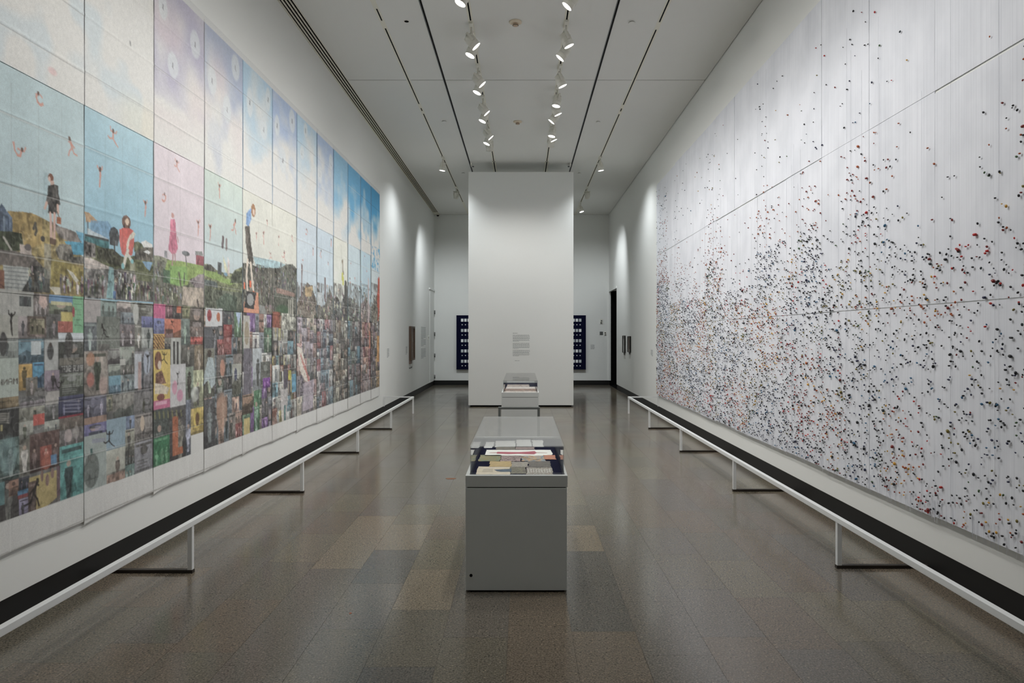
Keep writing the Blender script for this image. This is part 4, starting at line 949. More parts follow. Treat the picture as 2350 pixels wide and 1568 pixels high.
# panel 4
poly([(470, 606), (478, 606), (490, 615), (500, 620), (515, 626), (535, 628), (540, 620), (558, 612), (558, 722), (470, 712)], (112, 118, 84), 1, .6)
poly([(470, 615), (500, 625), (520, 640), (555, 644), (530, 655), (490, 640), (470, 632)], (132, 160, 84), 1, .2); poly([(470, 608), (485, 607), (497, 618), (497, 625), (472, 620)], (88, 86, 78), 1, .6); rect(502, 510, 602, 630, (86, 90, 90), .4)
poly([(533, 632), (540, 622), (553, 624), (558, 615), (558, 650), (530, 650)], (72, 78, 62), 1, .6); poly([(470, 655), (500, 665), (558, 672), (558, 720), (470, 712)], (92, 98, 82), 1, .7); poly([(470, 640), (500, 648), (502, 662), (470, 655)], (92, 104, 108), .8, .4); poly([(498, 690), (520, 672), (545, 682), (545, 716), (500, 712)], (72, 86, 72), .9, .5)
poly([(513, 586), (526, 624), (523, 634), (516, 615)], (206, 200, 150), .7); poly([(524, 590), (529, 600), (528, 634), (523, 632)], (214, 186, 180), .6); ell(520, 630, 4, 4, (110, 150, 176)); line([(513, 546), (512, 566)], .045, (104, 92, 94)); line([(521, 550), (521, 572)], .032, (130, 110, 108))
# panels 5 and 6 (one wide lower sheet)
poly([(558, 604), (570, 604), (590, 612), (610, 612), (626, 610), (640, 616), (655, 608), (672, 606), (682, 618), (682, 726), (558, 722)], (98, 98, 88), 1, .9)
poly([(583, 590), (600, 592), (640, 600), (656, 608), (645, 616), (590, 614)], (160, 194, 202), .9, .2); crowd(585, 640, 612, 700, (76, 72, 66), (146, 144, 134), 8, 60, 5); crowd(642, 680, 606, 668, (74, 78, 74), (142, 144, 140), 9, 50)
poly([(634, 660), (662, 668), (678, 674), (678, 682), (636, 672)], (146, 116, 104), 1, .3); poly([(634, 673), (666, 682), (666, 724), (628, 718)], (80, 84, 72), 1, .5); ell(650, 712, 12, 10, (66, 96, 66), .8, .4)
for xx in (664, 668, 673): line([(xx, 690), (xx, 722)], .035, (188, 186, 170), .8)
ell(583, 483, 5, 15, (166, 120, 84)); ell(584, 487, 2.5, 7, (214, 186, 166)); poly([(575, 480), (579, 478), (578, 505), (572, 520), (566, 515), (567, 490)], (120, 156, 204), 1, .2)
poly([(564, 520), (574, 518), (578, 560), (584, 602), (579, 612), (571, 598), (566, 560)], (98, 92, 84), 1, .5); line([(570, 598), (567, 630), (569, 665)], .045, (214, 200, 182)); line([(577, 605), (580, 640), (583, 668)], .045, (214, 200, 182)); rect(561, 564, 648, 664, (206, 84, 52)); rect(574, 578, 644, 660, (206, 84, 52)); ell(571, 676, 2.5, 5, (206, 96, 56)); ell(583, 673, 2.5, 5, (206, 96, 56))
poly([(560, 700), (572, 668), (594, 672), (596, 720), (560, 718)], (214, 142, 110), 1, .1); poly([(561, 706), (568, 668), (590, 672), (584, 710)], (56, 56, 56)); ell(576, 688, 8, 14, (150, 152, 150)); poly([(595, 700), (608, 702), (612, 722), (596, 720)], (136, 138, 134)); crowd(612, 630, 700, 724, (130, 112, 108), (196, 188, 182), 10, 24)
# panels 7..12: distant towns
for k, hs, c in ((6, [2.0, 2.15, 2.3, 2.25, 2.05], (120, 110, 98)), (7, [2.2, 2.0, 2.05, 2.3, 2.15], (112, 112, 104)), (8, [2.15, 2.2, 2.1, 2.25, 2.4], (98, 102, 100)),
                 (9, [2.2, 2.22, 2.18, 2.12, 2.1], (112, 118, 114)), (10, [2.15, 2.2, 2.3, 2.2, 2.1], (150, 136, 134)), (11, [2.12, 2.2, 2.35, 2.4, 2.0], (128, 122, 108))):
    ground(k, hs, c, .9); xa, xb = EDG[k], EDG[k + 1]
    crowd(xa + 1, xb - 1, 652, 745, (72, 68, 66), (186, 176, 160), 20 + k, 70)
rect(728, 740, 672, 700, (190, 200, 204), .2, .8); line([(694, 610), (693, 680)], .05, (120, 100, 100)); poly([(700, 655), (708, 660), (720, 655), (716, 680), (702, 682)], (196, 166, 120), .9, .4); line([(747, 640), (747, 690)], .05, (120, 104, 104)); line([(787, 600), (788, 628)], .07, (120, 104, 80), .8); line([(787, 632), (788, 648)], .1, (196, 196, 90)); line([(794, 655), (794, 735)], .16, (70, 70, 66), .9)
poly([(869, 632), (872, 640), (872, 720), (868, 722), (866, 690)], (198, 86, 66)); poly([(867, 722), (871, 722), (868, 742)], (198, 86, 66)); line([(846, 645), (846, 735)], .12, (206, 186, 186), .7)
s_ = sl(ue[11], ue[12], 2.85, 3.3); m_ = (nC[s_] > 0.62); buf[s_][m_] = (96, 168, 208)
# --- lower collage
_bd = sl(U0, U1, PBOT, BAND2); buf[_bd] = np.array((96, 96, 94), np.float32) * (1 + 0.5 * (nC[_bd] - .5))[..., None]
def rects(L):
    r2_ = random.Random(len(L))
    for a in L:
        tx = a[5] if len(a) > 5 else 0.45; rect(*a[:4], a[4], tx * .6)
        if tx >= .3:
            xm = (a[0] + a[1]) / 2; photo(um(a[0]), um(a[1]), hm(xm, a[3]), hm(xm, a[2]), a[4], r2_)
rects([(0, 45, 664, 722, (166, 166, 160), .2), (-39, 0, 664, 1200, (92, 90, 88)), (45, 80, 670, 728, (164, 164, 158), .2), (48, 75, 680, 704, (72, 76, 76)), (80, 115, 674, 724, (116, 108, 104)), (116, 170, 678, 722, (112, 122, 100)), (116, 170, 678, 697, (96, 136, 180), .2), (120, 168, 693, 701, (190, 186, 140), .2),
       (170, 195, 680, 764, (116, 176, 130), .15), (143, 170, 716, 738, (186, 170, 96)), (136, 170, 738, 763, (172, 92, 80), .1), (45, 66, 726, 776, (152, 142, 142)), (66, 110, 726, 774, (88, 76, 68), .3), (72, 106, 732, 768, (128, 122, 98), .8), (115, 136, 724, 776, (82, 80, 78)),
       (0, 45, 722, 776, (160, 160, 150), .2), (0, 45, 778, 820, (150, 158, 152), .3), (46, 104, 778, 833, (106, 142, 158), .5), (75, 98, 784, 815, (186, 196, 198), .2), (105, 137, 778, 850, (168, 170, 168), .2), (137, 195, 784, 823, (76, 78, 72), .6), (137, 195, 764, 785, (190, 198, 204), .1),
       (0, 46, 822, 912, (172, 184, 174), .1), (0, 46, 912, 936, (116, 100, 74), .9), (47, 77, 836, 896, (190, 150, 82), .4), (79, 104, 832, 890, (84, 150, 188), .4), (63, 90, 866, 908, (110, 106, 98), .5), (105, 140, 850, 898, (140, 126, 140), .3), (140, 195, 822, 838, (116, 112, 102), .2), (140, 195, 838, 856, (66, 66, 66), .2),
       (140, 195, 856, 908, (96, 102, 92), .8), (50, 106, 908, 933, (86, 86, 86), .6), (108, 140, 898, 930, (166, 162, 158), .2), (138, 195, 908, 955, (58, 60, 86), .3), (138, 195, 953, 957, (146, 50, 60), .1), (0, 48, 938, 1006, (58, 58, 57), .2), (48, 106, 934, 968, (128, 128, 116), .7), (80, 105, 951, 976, (196, 86, 76), .1),
       (107, 138, 928, 966, (96, 98, 96), .9), (138, 195, 957, 984, (104, 94, 86), .3), (48, 80, 968, 1008, (160, 162, 152), .5), (105, 140, 966, 992, (150, 154, 146), .6), (0, 48, 1006, 1102, (90, 112, 108), .8), (48, 72, 1008, 1092, (112, 110, 100), .9), (72, 140, 992, 1078, (84, 64, 60), .6), (96, 122, 1024, 1075, (138, 72, 62), .5), (120, 134, 1044, 1066, (84, 126, 166), .2),
       (140, 195, 985, 1022, (112, 108, 106), .9), (140, 195, 1020, 1150, (84, 148, 144), .6), (0, 48, 1102, 1204, (64, 61, 60), .5), (24, 46, 1102, 1138, (144, 108, 92), .4), (0, 14, 1108, 1160, (84, 122, 124), .4), (46, 70, 1096, 1124, (52, 56, 62), .5), (44, 70, 1124, 1134, (74, 122, 160), .1), (44, 70, 1134, 1142, (134, 60, 62), .1), (47, 68, 1144, 1190, (130, 124, 152), .5),
       (70, 140, 1088, 1184, (174, 154, 96), .25), (68, 86, 1106, 1190, (88, 72, 64), .5), (134, 141, 1070, 1160, (98, 76, 84), .3)])
poly([(100, 1172), (140, 1136), (140, 1160), (100, 1185)], (92, 88, 86)); ell(112, 1102, 4, 14, (134, 104, 96)); ell(124, 1086, 4, 12, (134, 104, 96)); ell(100, 1092, 3, 14, (134, 104, 96))
ell(22, 1045, 18, 38, (110, 140, 142), .6, .3, .5); ell(110, 1060, 9, 16, (176, 92, 74), .8, .3); ell(160, 1000, 8, 14, (176, 160, 158), .8, .2, .4); ell(178, 992, 6, 14, (150, 144, 140), .8, .2)
ell(11, 790, 9, 26, (66, 66, 66), .95, .1); ell(11, 768, 4, 6, (60, 58, 58)); ell(119, 808, 7, 18, (66, 66, 66), .9, .1); ell(119, 791, 3.5, 5, (90, 78, 72)); ell(161, 792, 9, 28, (66, 64, 62), .95, .1); poly([(95, 678), (110, 682), (113, 700), (104, 710), (92, 695)], (206, 176, 166)); ell(62, 692, 4, 12, (60, 60, 62)); ell(172, 716, 3, 12, (156, 64, 70))
for j in range(6): line([(174, 686 + j * 12), (190, 687 + j * 12)], .007, (90, 132, 100), .7)
for j in range(5): line([(4, 950 + j * 5), (24, 950 + j * 5)], .008, (150, 146, 136), .8)
for j in range(4): line([(150, 922 + j * 8), (188, 920 + j * 8)], .008, (140, 140, 160), .7)
line([(86, 905), (108, 903)], .03, (120, 118, 116)); rect(5, 11, 975, 990, (170, 160, 110), .1)
GL = {'M': '10001 11011 10101 10101 10001 10001 10001', 'A': '01110 10001 10001 11111 10001 10001 10001', 'N': '10001 11001 10101 10101 10011 10001 10001', 'K': '10001 10010 10100 11000 10100 10010 10001',
      'T': '11111 00100 00100 00100 00100 00100 00100', 'Y': '10001 10001 01010 00100 00100 00100 00100', 'L': '10000 10000 10000 10000 10000 10000 11111', 'O': '01110 10001 10001 10001 10001 10001 01110',
      'R': '11110 10001 10001 11110 10100 10010 10001', 'S': '01111 10000 10000 01110 00001 00001 11110', 'W': '10001 10001 10001 10101 10101 11011 10001', 'I': '01110 00100 00100 00100 00100 00100 01110', 'F': '11111 10000 10000 11110 10000 10000 10000'}
def mirrored(word, xa, xb, ya, yb, col):
    """the prints hang reversed, so the words read right to left with mirrored letters"""
    xm = (xa + xb) / 2; ua, ub = um(xa), um(xb); ht, hb_ = hm(xm, ya), hm(xm, yb); n_ = len(word); cw = (ub - ua) / n_
    for i, ch in enumerate(word[::-1]):
        if ch == ' ': continue
        for rr, row in enumerate(GL[ch].split()):
            for cc, v in enumerate(row[::-1]):
                if v == '1':
                    a = ua + i * cw + cw * (0.08 + cc * 0.168); t0 = ht - (ht - hb_) * rr / 7
                    rectm(a, a + cw * 0.19, t0 - (ht - hb_) / 7 * 1.05, t0, col)
mirrored('MANK', -2, 45, 870, 884, (78, 66, 58)); mirrored('TAYLOR SWIFT', 144, 196, 839, 853, (172, 172, 168))
# panel 2 collage
rects([(196, 234, 686, 740, (166, 160, 158), .15), (234, 270, 690, 727, (136, 156, 150), .3), (271, 303, 692, 716, (170, 160, 154), .7), (304, 354, 695, 728, (126, 126, 118), .8), (327, 354, 727, 752, (98, 102, 148), .3), (196, 225, 740, 806, (94, 100, 104), .3), (225, 277, 727, 803, (108, 114, 106), .25), (278, 327, 744, 794, (106, 98, 100), .8),
       (280, 312, 717, 745, (122, 132, 138), .6), (327, 354, 752, 806, (146, 150, 146), .7), (312, 328, 745, 800, (112, 112, 104), .7), (196, 250, 806, 908, (130, 122, 114), .9), (250, 278, 800, 836, (130, 130, 126), .6), (278, 312, 796, 838, (142, 150, 140), .5), (252, 279, 836, 863, (152, 160, 148), .3), (252, 280, 862, 884, (106, 150, 170), .2), (252, 280, 884, 905, (84, 112, 130), .4),
       (280, 312, 838, 860, (106, 106, 100), .7), (280, 312, 860, 900, (124, 136, 138), .8), (312, 354, 806, 900, (118, 116, 120), .4), (312, 328, 812, 892, (178, 184, 192), .15), (320, 327, 830, 895, (170, 140, 134), .3), (196, 247, 908, 958, (92, 92, 108), .4), (196, 247, 957, 972, (152, 122, 106), .15), (196, 247, 972, 997, (102, 100, 146), .3), (196, 247, 997, 1130, (152, 164, 160), .12),
       (247, 262, 905, 945, (136, 134, 114), .8), (262, 312, 903, 958, (120, 118, 112), .7), (310, 354, 900, 950, (114, 112, 112), .4), (247, 292, 960, 1032, (134, 160, 176), .12), (292, 312, 955, 986, (112, 128, 156), .5), (247, 292, 1030, 1112, (166, 168, 156), .3), (290, 312, 985, 1034, (142, 142, 128), .5), (290, 312, 1034, 1066, (74, 74, 70), .6), (290, 312, 1066, 1104, (92, 116, 112), .4), (312, 354, 950, 1012, (128, 122, 118), .4), (312, 354, 1012, 1094, (126, 126, 132), .5)])
ell(315, 720, 6, 24, (186, 188, 182), .9, .1); ell(211, 825, 8, 13, (186, 128, 98), .8, .4); ell(211, 872, 7, 14, (180, 100, 88), .8, .4); ell(240, 885, 8, 18, (190, 160, 150), .7, .4); ell(340, 832, 7, 24, (166, 176, 194), .9, .3); ell(292, 815, 8, 13, (164, 170, 160), .8, .2); rect(278, 291, 825, 838, (190, 190, 182), .1); ell(330, 972, 5, 17, (196, 176, 154), .95, .1); ell(213, 1080, 17, 38, (96, 104, 100), .9, .1); rect(210, 216, 1030, 1045, (66, 104, 98)); rect(208, 219, 1044, 1056, (104, 108, 104), .2)
rect(248, 290, 1085, 1115, (146, 112, 98), .7, .8); rect(227, 254, 790, 804, (96, 94, 90), .3)
for j in range(3): line([(222, 980 + j * 4), (242, 978 + j * 4)], .01, (150, 148, 180), .7); line([(215, 1010 + 3 * j), (244, 1006 + 3 * j)], .007, (128, 130, 160), .7)
# panel 3 collage
rects([(355, 382, 698, 731, (194, 88, 128), .2), (383, 398, 700, 731, (104, 76, 80), .9), (398, 421, 702, 732, (72, 68, 68), .4), (408, 418, 703, 718, (206, 108, 80), .4), (421, 438, 703, 731, (122, 122, 92), .8), (438, 470, 706, 750, (98, 90, 82), .9), (355, 380, 731, 766, (110, 118, 170), .3), (380, 418, 732, 776, (186, 104, 82), .3), (382, 400, 756, 776, (84, 58, 52), .4), (418, 438, 733, 794, (102, 114, 108), .8),
       (438, 470, 750, 794, (104, 92, 86), .8), (440, 468, 774, 790, (192, 90, 82), .3), (355, 380, 766, 802, (196, 156, 78), .2), (380, 396, 776, 806, (122, 120, 112), .5), (396, 417, 776, 838, (176, 178, 172), .2), (400, 405, 784, 836, (70, 68, 66), .2), (408, 413, 784, 836, (70, 68, 66), .2), (417, 449, 792, 840, (90, 88, 82), .4), (449, 470, 792, 852, (118, 104, 84), .8),
       (355, 394, 803, 920, (210, 180, 90), .15), (355, 393, 918, 938, (194, 98, 134), .15), (394, 429, 836, 932, (188, 188, 190), .15), (429, 446, 842, 918, (122, 136, 118), .9), (446, 470, 850, 938, (166, 170, 136), .9), (355, 392, 938, 1075, (68, 74, 70), .4), (355, 392, 1002, 1075, (52, 108, 72), .5), (392, 429, 934, 1062, (72, 70, 70), .3), (399, 412, 955, 1030, (172, 94, 64), .25), (399, 422, 1028, 1044, (166, 92, 62), .3),
       (429, 441, 918, 1050, (92, 98, 112), .9), (441, 470, 936, 1026, (176, 152, 84), .9)])
for i in range(7):
    for j in range(4): line([(356 + j * 6 + (i % 2) * 3, 770 + i * 4.6), (359 + j * 6 + (i % 2) * 3, 772 + i * 4.6)], .012, (110, 70, 60), .9)
ell(366, 828, 8, 20, (116, 72, 56), .95, .1); ell(369, 838, 4, 9, (214, 196, 176), .95, .1); poly([(360, 858), (374, 850), (384, 880), (360, 884)], (124, 84, 68)); poly([(357, 880), (372, 882), (392, 890), (386, 905), (358, 905)], (214, 200, 176)); ell(372, 912, 9, 8, (120, 66, 58)); ell(404, 890, 5, 14, (206, 120, 150), .7, .3); ell(416, 908, 6, 12, (198, 110, 146), .7, .3); ell(455, 960, 8, 22, (206, 180, 84), .8, .2, .8); ell(455, 962, 4, 14, (90, 60, 44), .8, .2); ell(450, 905, 8, 16, (176, 180, 176), .8, .2, .6)
for j in range(7): line([(358 + j * 10, 948 - j), (359 + j * 10, 960 - j)], .022, (122, 122, 76), .8)
rect(360, 386, 921, 929, (220, 170, 190), .1, .8)
# panels 4..12: guillotine collage with a palette each
pals = {3: [(96, 92, 90), (70, 70, 70), (120, 110, 102), (150, 66, 62), (190, 196, 194), (84, 96, 82), (170, 130, 110), (104, 120, 130), (60, 62, 66)], 4: [(92, 88, 92), (150, 140, 126), (82, 118, 88), (110, 70, 140), (190, 190, 182), (70, 66, 66), (120, 128, 138), (176, 120, 100)],
        5: [(176, 176, 166), (84, 84, 82), (112, 112, 106), (66, 64, 62), (132, 74, 60), (96, 150, 170), (176, 166, 84), (190, 192, 186)], 6: [(122, 116, 122), (176, 128, 122), (186, 172, 148), (152, 140, 152), (96, 88, 100), (130, 140, 128), (196, 184, 176)],
        7: [(104, 118, 132), (140, 122, 130), (186, 186, 180), (96, 94, 100), (112, 140, 156), (150, 84, 84), (160, 160, 156)], 8: [(84, 84, 80), (170, 164, 142), (104, 100, 90), (66, 64, 62), (190, 186, 168), (130, 110, 92)],
        9: [(78, 78, 76), (112, 130, 122), (84, 130, 150), (66, 64, 66), (160, 156, 150), (100, 84, 84)], 10: [(96, 76, 78), (150, 134, 136), (76, 70, 74), (186, 130, 108), (120, 60, 66), (178, 172, 170)], 11: [(92, 88, 86), (164, 140, 116), (70, 64, 66), (140, 110, 116), (186, 140, 84), (176, 172, 168)]}
def split(u0, u1, h0, h1, r_, out):
    w, h = u1 - u0, h1 - h0
    if (w < 0.24 and h < 0.30 and r_.random() < 0.75) or (w < 0.10 or h < 0.10): out.append((u0, u1, h0, h1)); return
    if h > w * 1.15: c = h0 + h * r_.uniform(.33, .67); split(u0, u1, h0, c, r_, out); split(u0, u1, c, h1, r_, out)
    else: c = u0 + w * r_.uniform(.33, .67); split(u0, c, h0, h1, r_, out); split(c, u1, h0, h1, r_, out)
def ellm(u0, h0, ru, rh, col, alpha):
    s_ = sl(u0 - ru, u0 + ru, h0 - rh, h0 + rh)
    if buf[s_].size == 0: return
    d = ((UU[s_] - u0) / ru) ** 2 + ((HH[s_] - h0) / rh) ** 2; a = (np.clip((1.05 - d) * 6, 0, 1) * alpha)[..., None]
    buf[s_] = buf[s_] * (1 - a) + np.array(col, np.float32) * a
for k, pal in pals.items():
    pal = [tuple(sum(c) / 3 + (v - sum(c) / 3) * 0.7 for v in c) for c in pal]
    r_ = random.Random(100 + k); out = []; split(ue[k], ue[k + 1], PBOT, BAND2, r_, out)
    for (a, b, c, d) in out:
        base = r_.choice(pal); rectm(a, b, c, d, base, r_.choice((.15, .3, .5, .8))); photo(a, b, c, d, base, r_)
        if k > 4: # busier far panels
            for _ in range(3):
                u = r_.uniform(a, b); linem([(u, r_.uniform(c, (c + d) / 2)), (u, r_.uniform((c + d) / 2, d))], r_.uniform(.012, .03), r_.choice(pal), .6)
# landmarks in panels 4 to 7
rects([(474, 503, 708, 750, (196, 198, 200), .1), (503, 512, 708, 748, (196, 198, 200), .1), (540, 556, 716, 775, (86, 112, 84), .3), (515, 535, 745, 775, (120, 52, 52), .7), (471, 490, 750, 800, (86, 88, 92), .2), (471, 495, 800, 912, (112, 112, 100), .3), (500, 520, 815, 870, (104, 96, 92), .3), (471, 497, 915, 1028, (76, 76, 78), .3), (499, 524, 912, 960, (126, 102, 90), .5), (535, 555, 835, 905, (150, 152, 142), .4),
       (560, 575, 725, 800, (178, 176, 168), .15), (561, 580, 800, 905, (104, 100, 110), .25), (582, 602, 800, 895, (160, 168, 172), .3), (600, 622, 830, 890, (84, 86, 80), .5), (605, 622, 868, 890, (112, 60, 140), .3), (585, 597, 896, 1000, (78, 122, 88), .3), (558, 582, 905, 950, (140, 112, 92), .4), (562, 575, 960, 1000, (196, 176, 112), .2)])
ell(483, 724, 5, 13, (160, 60, 64), .95, .1); ell(504, 728, 4, 10, (186, 100, 66), .95, .1); poly([(543, 716), (555, 717), (550, 752)], (160, 180, 208)); poly([(480, 820), (492, 822), (497, 880), (488, 892), (480, 872), (468, 886), (470, 865)], (168, 184, 188)); ell(483, 812, 5, 9, (70, 60, 54)); ell(513, 845, 5, 18, (190, 130, 106), .9, .2); ell(543, 860, 3, 14, (70, 74, 100), .95, .1); ell(523, 955, 0.5, 1, (0, 0, 0))
ell(568, 765, 5, 26, (150, 136, 112), .95, .1); ell(511, 945, 10, 36, (176, 136, 112), .7, .4); poly([(683, 795), (695, 800), (710, 880), (700, 872), (690, 850)], (214, 204, 190)); line([(696, 830), (704, 850), (712, 882)], .05, (186, 112, 104)); line([(692, 815), (700, 845)], .04, (196, 130, 120)); poly([(698, 880), (722, 870), (720, 935), (696, 945)], (176, 164, 178), .8); rect(672, 682, 858, 900, (92, 150, 180), .3); rect(664, 670, 850, 872, (186, 180, 70), .4); rect(652, 662, 850, 890, (90, 84, 96)); poly([(645, 895), (662, 892), (660, 985), (650, 985)], (196, 190, 190), .8); rect(654, 658, 930, 978, (70, 112, 110))
rect(627, 645, 716, 752, (132, 72, 58), .5); rect(648, 682, 720, 758, (150, 150, 138), .9); rect(848, 851, 760, 800, (206, 120, 92), .3, .8); rect(866, 871, 770, 830, (200, 140, 80), .3)
# dancers: skin coloured in the sky, ink black over the collage
for a in ((92, 228, 46, 2, 1), (47, 345, 52, 3, 1), (165, 338, 56, 4, 1), (262, 318, 52, 0, 1), (232, 405, 56, 1, 1), (336, 478, 44, 1, 1), (408, 382, 34, 0, 1), (379, 455, 34, 2, -1), (457, 523, 44, 1, 1), (505, 438, 40, 1, -1), (484, 533, 44, 1, 1), (540, 520, 44, 4, -1),
          (590, 545, 30, 1, 1), (606, 545, 36, 1, -1), (614, 515, 30, 1, 1), (622, 590, 26, 0, -1), (641, 552, 28, 1, 1), (653, 590, 34, 0, 1), (671, 548, 24, 4, 1), (705, 533, 24, 2, -1), (720, 577, 22, 1, 1), (696, 605, 26, 1, 1), (737, 583, 24, 4, -1), (761, 557, 24, 1, 1), (754, 608, 20, 1, 1), (806, 612, 24, 1, 1), (804, 645, 20, 2, 1), (838, 595, 22, 1, 1), (843, 630, 20, 1, -1), (815, 640, 18, 4, 1), (830, 652, 18, 1, 1)):
    fig(a[0], a[1], a[2], a[3], flip=a[4], col=(202, 140, 124) if a[0] < 560 else (206, 150, 140), alpha=.92 if a[0] < 560 else .8)
for a in ((30, 742, 66, 1, -1), (140, 880, 42, 3, 1), (84, 1132, 84, 4, -1), (240, 762, 48, 4, 1), (342, 832, 50, 1, 1), (254, 1012, 56, 0, 1), (380, 825, 40, 0, 1), (411, 868, 34, 1, 1), (398, 745, 20, 0, 1), (493, 770, 40, 1, 1), (520, 820, 24, 1, 1), (495, 945, 26, 0, 1), (548, 878, 24, 1, 1), (696, 795, 20, 0, 1)):
    fig(*a[:4], flip=a[4], col=(36, 32, 30), hair=(30, 26, 24), w=0.011, alpha=.9)
# creases with their light and shade painted into the print, margins and dark selvedges
def shade(s_, f): buf[s_] = np.clip(buf[s_] * f, 0, 255)
r_ = random.Random(77)
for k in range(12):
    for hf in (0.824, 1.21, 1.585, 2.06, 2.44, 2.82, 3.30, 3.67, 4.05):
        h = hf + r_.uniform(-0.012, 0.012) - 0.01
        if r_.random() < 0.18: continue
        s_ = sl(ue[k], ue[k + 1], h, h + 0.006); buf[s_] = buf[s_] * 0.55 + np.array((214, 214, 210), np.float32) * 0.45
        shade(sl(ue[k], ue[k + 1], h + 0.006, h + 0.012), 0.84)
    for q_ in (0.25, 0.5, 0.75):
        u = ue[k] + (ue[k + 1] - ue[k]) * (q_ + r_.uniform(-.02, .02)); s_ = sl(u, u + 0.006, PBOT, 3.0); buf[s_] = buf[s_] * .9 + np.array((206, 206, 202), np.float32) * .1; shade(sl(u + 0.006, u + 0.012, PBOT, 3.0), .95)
# drawn and photographic texture over the lower half of the prints
s_ = sl(U0, U1, PBOT, 2.42); hs_ = HH[s_]; fade = np.clip((2.42 - hs_) * 4, 0, 1)
def noise_at(su, sh, seed): return vnoise(UU[s_] * su, hs_ * sh, seed).astype(np.float32)
r1_ = np.clip(1 - np.abs(noise_at(26, 19, 61) - .5) * 13, 0, 1) * noise_at(7, 5, 62) * fade
r2_ = np.clip(1 - np.abs(noise_at(34, 24, 63) - .5) * 15, 0, 1) * noise_at(6, 7, 64) * fade
lum_ = buf[s_].mean(-1, keepdims=True); mid_ = np.clip((170 - lum_) / 60, 0.15, 1)
buf[s_] = buf[s_] * (1 - r1_[..., None] * .50 * mid_) + r2_[..., None] * 52 * mid_
buf *= (1 + 0.05 * (nD - .5))[..., None]
# haze of the washed out print
s_ = sl(U0, U1, PBOT, 2.3); buf[s_] = buf[s_] * 0.93 + 165 * 0.07
margin = np.array((204, 204, 201), np.float32)
for k in range(12):
    dip = 0.0
    s_ = sl(ue[k], ue[k + 1], H0, PBOT); buf[s_] = margin * (1 + 0.04 * (nA[s_] - .5) + 0.03 * (nV[s_] - .5))[..., None]
    rectm(ue[k] - 0.002, ue[k] + 0.006, H0, PBOT, (150, 148, 144)); rectm(ue[k], ue[k + 1], 0.40, 0.412, (170, 168, 164)); rectm(ue[k] + 0.2, ue[k] + 0.206, H0, PBOT, (212, 212, 210)); rectm(ue[k] + 0.55, ue[k] + 0.556, H0, PBOT, (212, 212, 210))
    if k == 2: s_ = sl(um(441), ue[3], PBOT, 0.745); buf[s_] = margin
    s_ = sl(ue[k], ue[k + 1], PTOP, H1); buf[s_] = np.array((204, 205, 203), np.float32)
    # selvedge line at the left edge of each panel
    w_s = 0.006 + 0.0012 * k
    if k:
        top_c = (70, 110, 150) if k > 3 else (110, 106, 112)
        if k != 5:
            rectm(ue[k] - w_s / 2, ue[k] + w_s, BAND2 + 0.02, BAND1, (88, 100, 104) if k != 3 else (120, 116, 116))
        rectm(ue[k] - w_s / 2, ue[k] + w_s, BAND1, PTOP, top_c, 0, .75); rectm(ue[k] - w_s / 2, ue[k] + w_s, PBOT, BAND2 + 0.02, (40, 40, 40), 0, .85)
for k in (2, 5): pass
print('painted', buf.shape)

gr_ = buf.mean(-1, keepdims=True)
buf = gr_ + (buf - gr_) * 0.80
buf = (buf - 150) * 0.92 + 154
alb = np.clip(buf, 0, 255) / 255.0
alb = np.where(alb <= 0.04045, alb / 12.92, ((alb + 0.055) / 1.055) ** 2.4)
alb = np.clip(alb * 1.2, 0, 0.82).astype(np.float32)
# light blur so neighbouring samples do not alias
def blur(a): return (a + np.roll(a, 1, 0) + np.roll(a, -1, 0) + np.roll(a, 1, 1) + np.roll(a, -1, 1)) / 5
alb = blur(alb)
def mat_print():
    m = bpy.data.materials.new('printed_silk'); m.use_nodes = True
    nt = m.node_tree; p = nt.nodes['Principled BSDF']; p.inputs['Roughness'].default_value = 0.7; p.inputs['Specular IOR Level'].default_value = 0.25
    at = nd(nt, 'ShaderNodeAttribute'); at.attribute_name = 'Col'
    g = nd(nt, 'ShaderNodeNewGeometry'); n = nd(nt, 'ShaderNodeTexNoise'); n.inputs['Scale'].default_value = 160; n.inputs['Detail'].default_value = 3
    nt.links.new(g.outputs['Position'], n.inputs['Vector'])
    r = nd(nt, 'ShaderNodeMapRange'); r.inputs[1].default_value = .3; r.inputs[2].default_value = .7; r.inputs[3].default_value = 0.90; r.inputs[4].default_value = 1.06
    nt.links.new(n.outputs[0], r.inputs[0])
    mx = nd(nt, 'ShaderNodeMix'); mx.data_type = 'RGBA'; mx.blend_type = 'MULTIPLY'; mx.inputs[0].default_value = 1
    nt.links.new(at.outputs['Color'], mx.inputs[6]); nt.links.new(r.outputs[0], mx.inputs[7]); nt.links.new(mx.outputs[2], p.inputs['Base Color'])
    return m
silk = mat_print()
STEP = 1.6
plabels = ['nearest printed fabric panel with a standing figure in a black dress on a hill', 'printed fabric panel with a seated figure in a coral dress', 'printed fabric panel with a pink sky and a standing figure in pink',
           'printed fabric panel with a mint sky above a green slope, right of the pink one', 'printed fabric panel with a tall figure in a blue top and grey skirt', 'narrow looking printed panel with cream sky and dark trees, sixth from the left',
           'printed panel with pale blue sky over a tan town, seventh from the left', 'printed panel with pale blue sky and a grey spire, eighth from the left', 'printed panel with a cream middle sky and a yellow streak, ninth from the left',
           'printed panel with bright blue top sky, tenth from the left', 'printed panel with deep blue top sky, second from the far end', 'farthest printed panel with a red orange figure at its right edge']
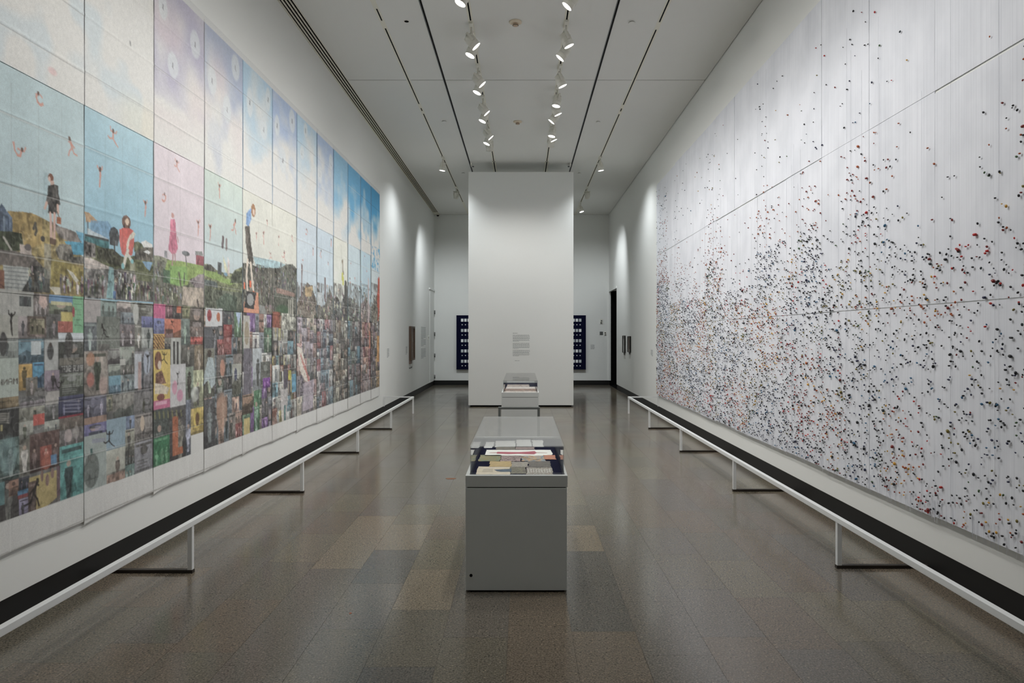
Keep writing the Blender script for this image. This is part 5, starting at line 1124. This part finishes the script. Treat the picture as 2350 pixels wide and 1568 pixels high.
def sheet_mesh(name, k, h0, h1, dx, parent, seed):
    a, b = ue[k], ue[k + 1]; z = (a + b) / 2
    nc = max(12, int((EDG[k + 1] - EDG[k]) / STEP)); nr = max(24, int((h1 - h0) * F / z / STEP))
    px = np.linspace(EDG[k], EDG[k + 1], nc + 1); u = F * -XP / (CX - px); u[0] += 0.002; u[-1] -= 0.001
    h = np.linspace(h0, h1, nr + 1); Ug, Hg = np.meshgrid(u, h)
    # folds: soft waves, a pressed ridge at the creases, lifted lower corners
    d = 0.0035 * vnoise(Ug * 2.3 + seed, Hg * 1.9, 50) + 0.0016 * vnoise(Ug * 9 + seed, Hg * 7, 51)
    for hf in (0.824, 1.21, 1.585, 2.06, 2.44, 2.82, 3.30, 3.67, 4.05): d += 0.0022 * np.exp(-((Hg - hf) / 0.010) ** 2)
    if h0 < 0.6:
        lift = np.clip((0.62 - Hg) / 0.2, 0, 1); d += lift * 0.004 * vnoise(Ug * 4 + seed, Hg * 3, 52)
        Hg = Hg + lift * (0.004 * np.sin((Ug - a) / (b - a) * 5 + seed) - 0.002 + 0.006 * math.sin(seed * 1.7))
        Hg = Hg - np.clip((0.62 - Hg) / 0.2, 0, 1) * 0.02 * np.exp(-(Ug - a) / 0.09)
    X = XP - 2 * 0.0 + dx + d
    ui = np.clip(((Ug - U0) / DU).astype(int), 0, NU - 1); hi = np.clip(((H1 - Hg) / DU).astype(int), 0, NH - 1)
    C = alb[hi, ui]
    V = np.stack([X - XP, Ug - a, Hg], -1).reshape(-1, 3)
    idx = np.arange((nr + 1) * (nc + 1)).reshape(nr + 1, nc + 1)
    Fq = np.stack([idx[:-1, :-1], idx[:-1, 1:], idx[1:, 1:], idx[1:, :-1]], -1).reshape(-1, 4)[:, ::-1]
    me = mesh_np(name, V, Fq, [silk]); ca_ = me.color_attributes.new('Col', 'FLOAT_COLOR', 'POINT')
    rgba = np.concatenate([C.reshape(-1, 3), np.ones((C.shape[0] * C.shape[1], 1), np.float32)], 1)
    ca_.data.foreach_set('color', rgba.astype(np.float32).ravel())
    o = bpy.data.objects.new(name, me); COL.objects.link(o); o.parent = parent
    return o
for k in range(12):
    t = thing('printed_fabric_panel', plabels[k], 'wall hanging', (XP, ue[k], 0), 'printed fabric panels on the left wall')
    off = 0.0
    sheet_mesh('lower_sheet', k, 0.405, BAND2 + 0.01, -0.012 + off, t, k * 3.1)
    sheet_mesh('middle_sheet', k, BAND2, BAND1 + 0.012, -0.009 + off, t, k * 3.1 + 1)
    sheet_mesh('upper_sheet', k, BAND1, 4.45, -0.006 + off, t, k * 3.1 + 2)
    bxo('hanging_strip', M['track'], (XL + 0.001 - XP, -0.016, 0.004, ue[k + 1] - ue[k] - 0.004, 4.42, 4.446), t)
print('tris', sum(len(o.data.polygons) for o in bpy.data.objects if o.type == 'MESH'), 'beads', NB)
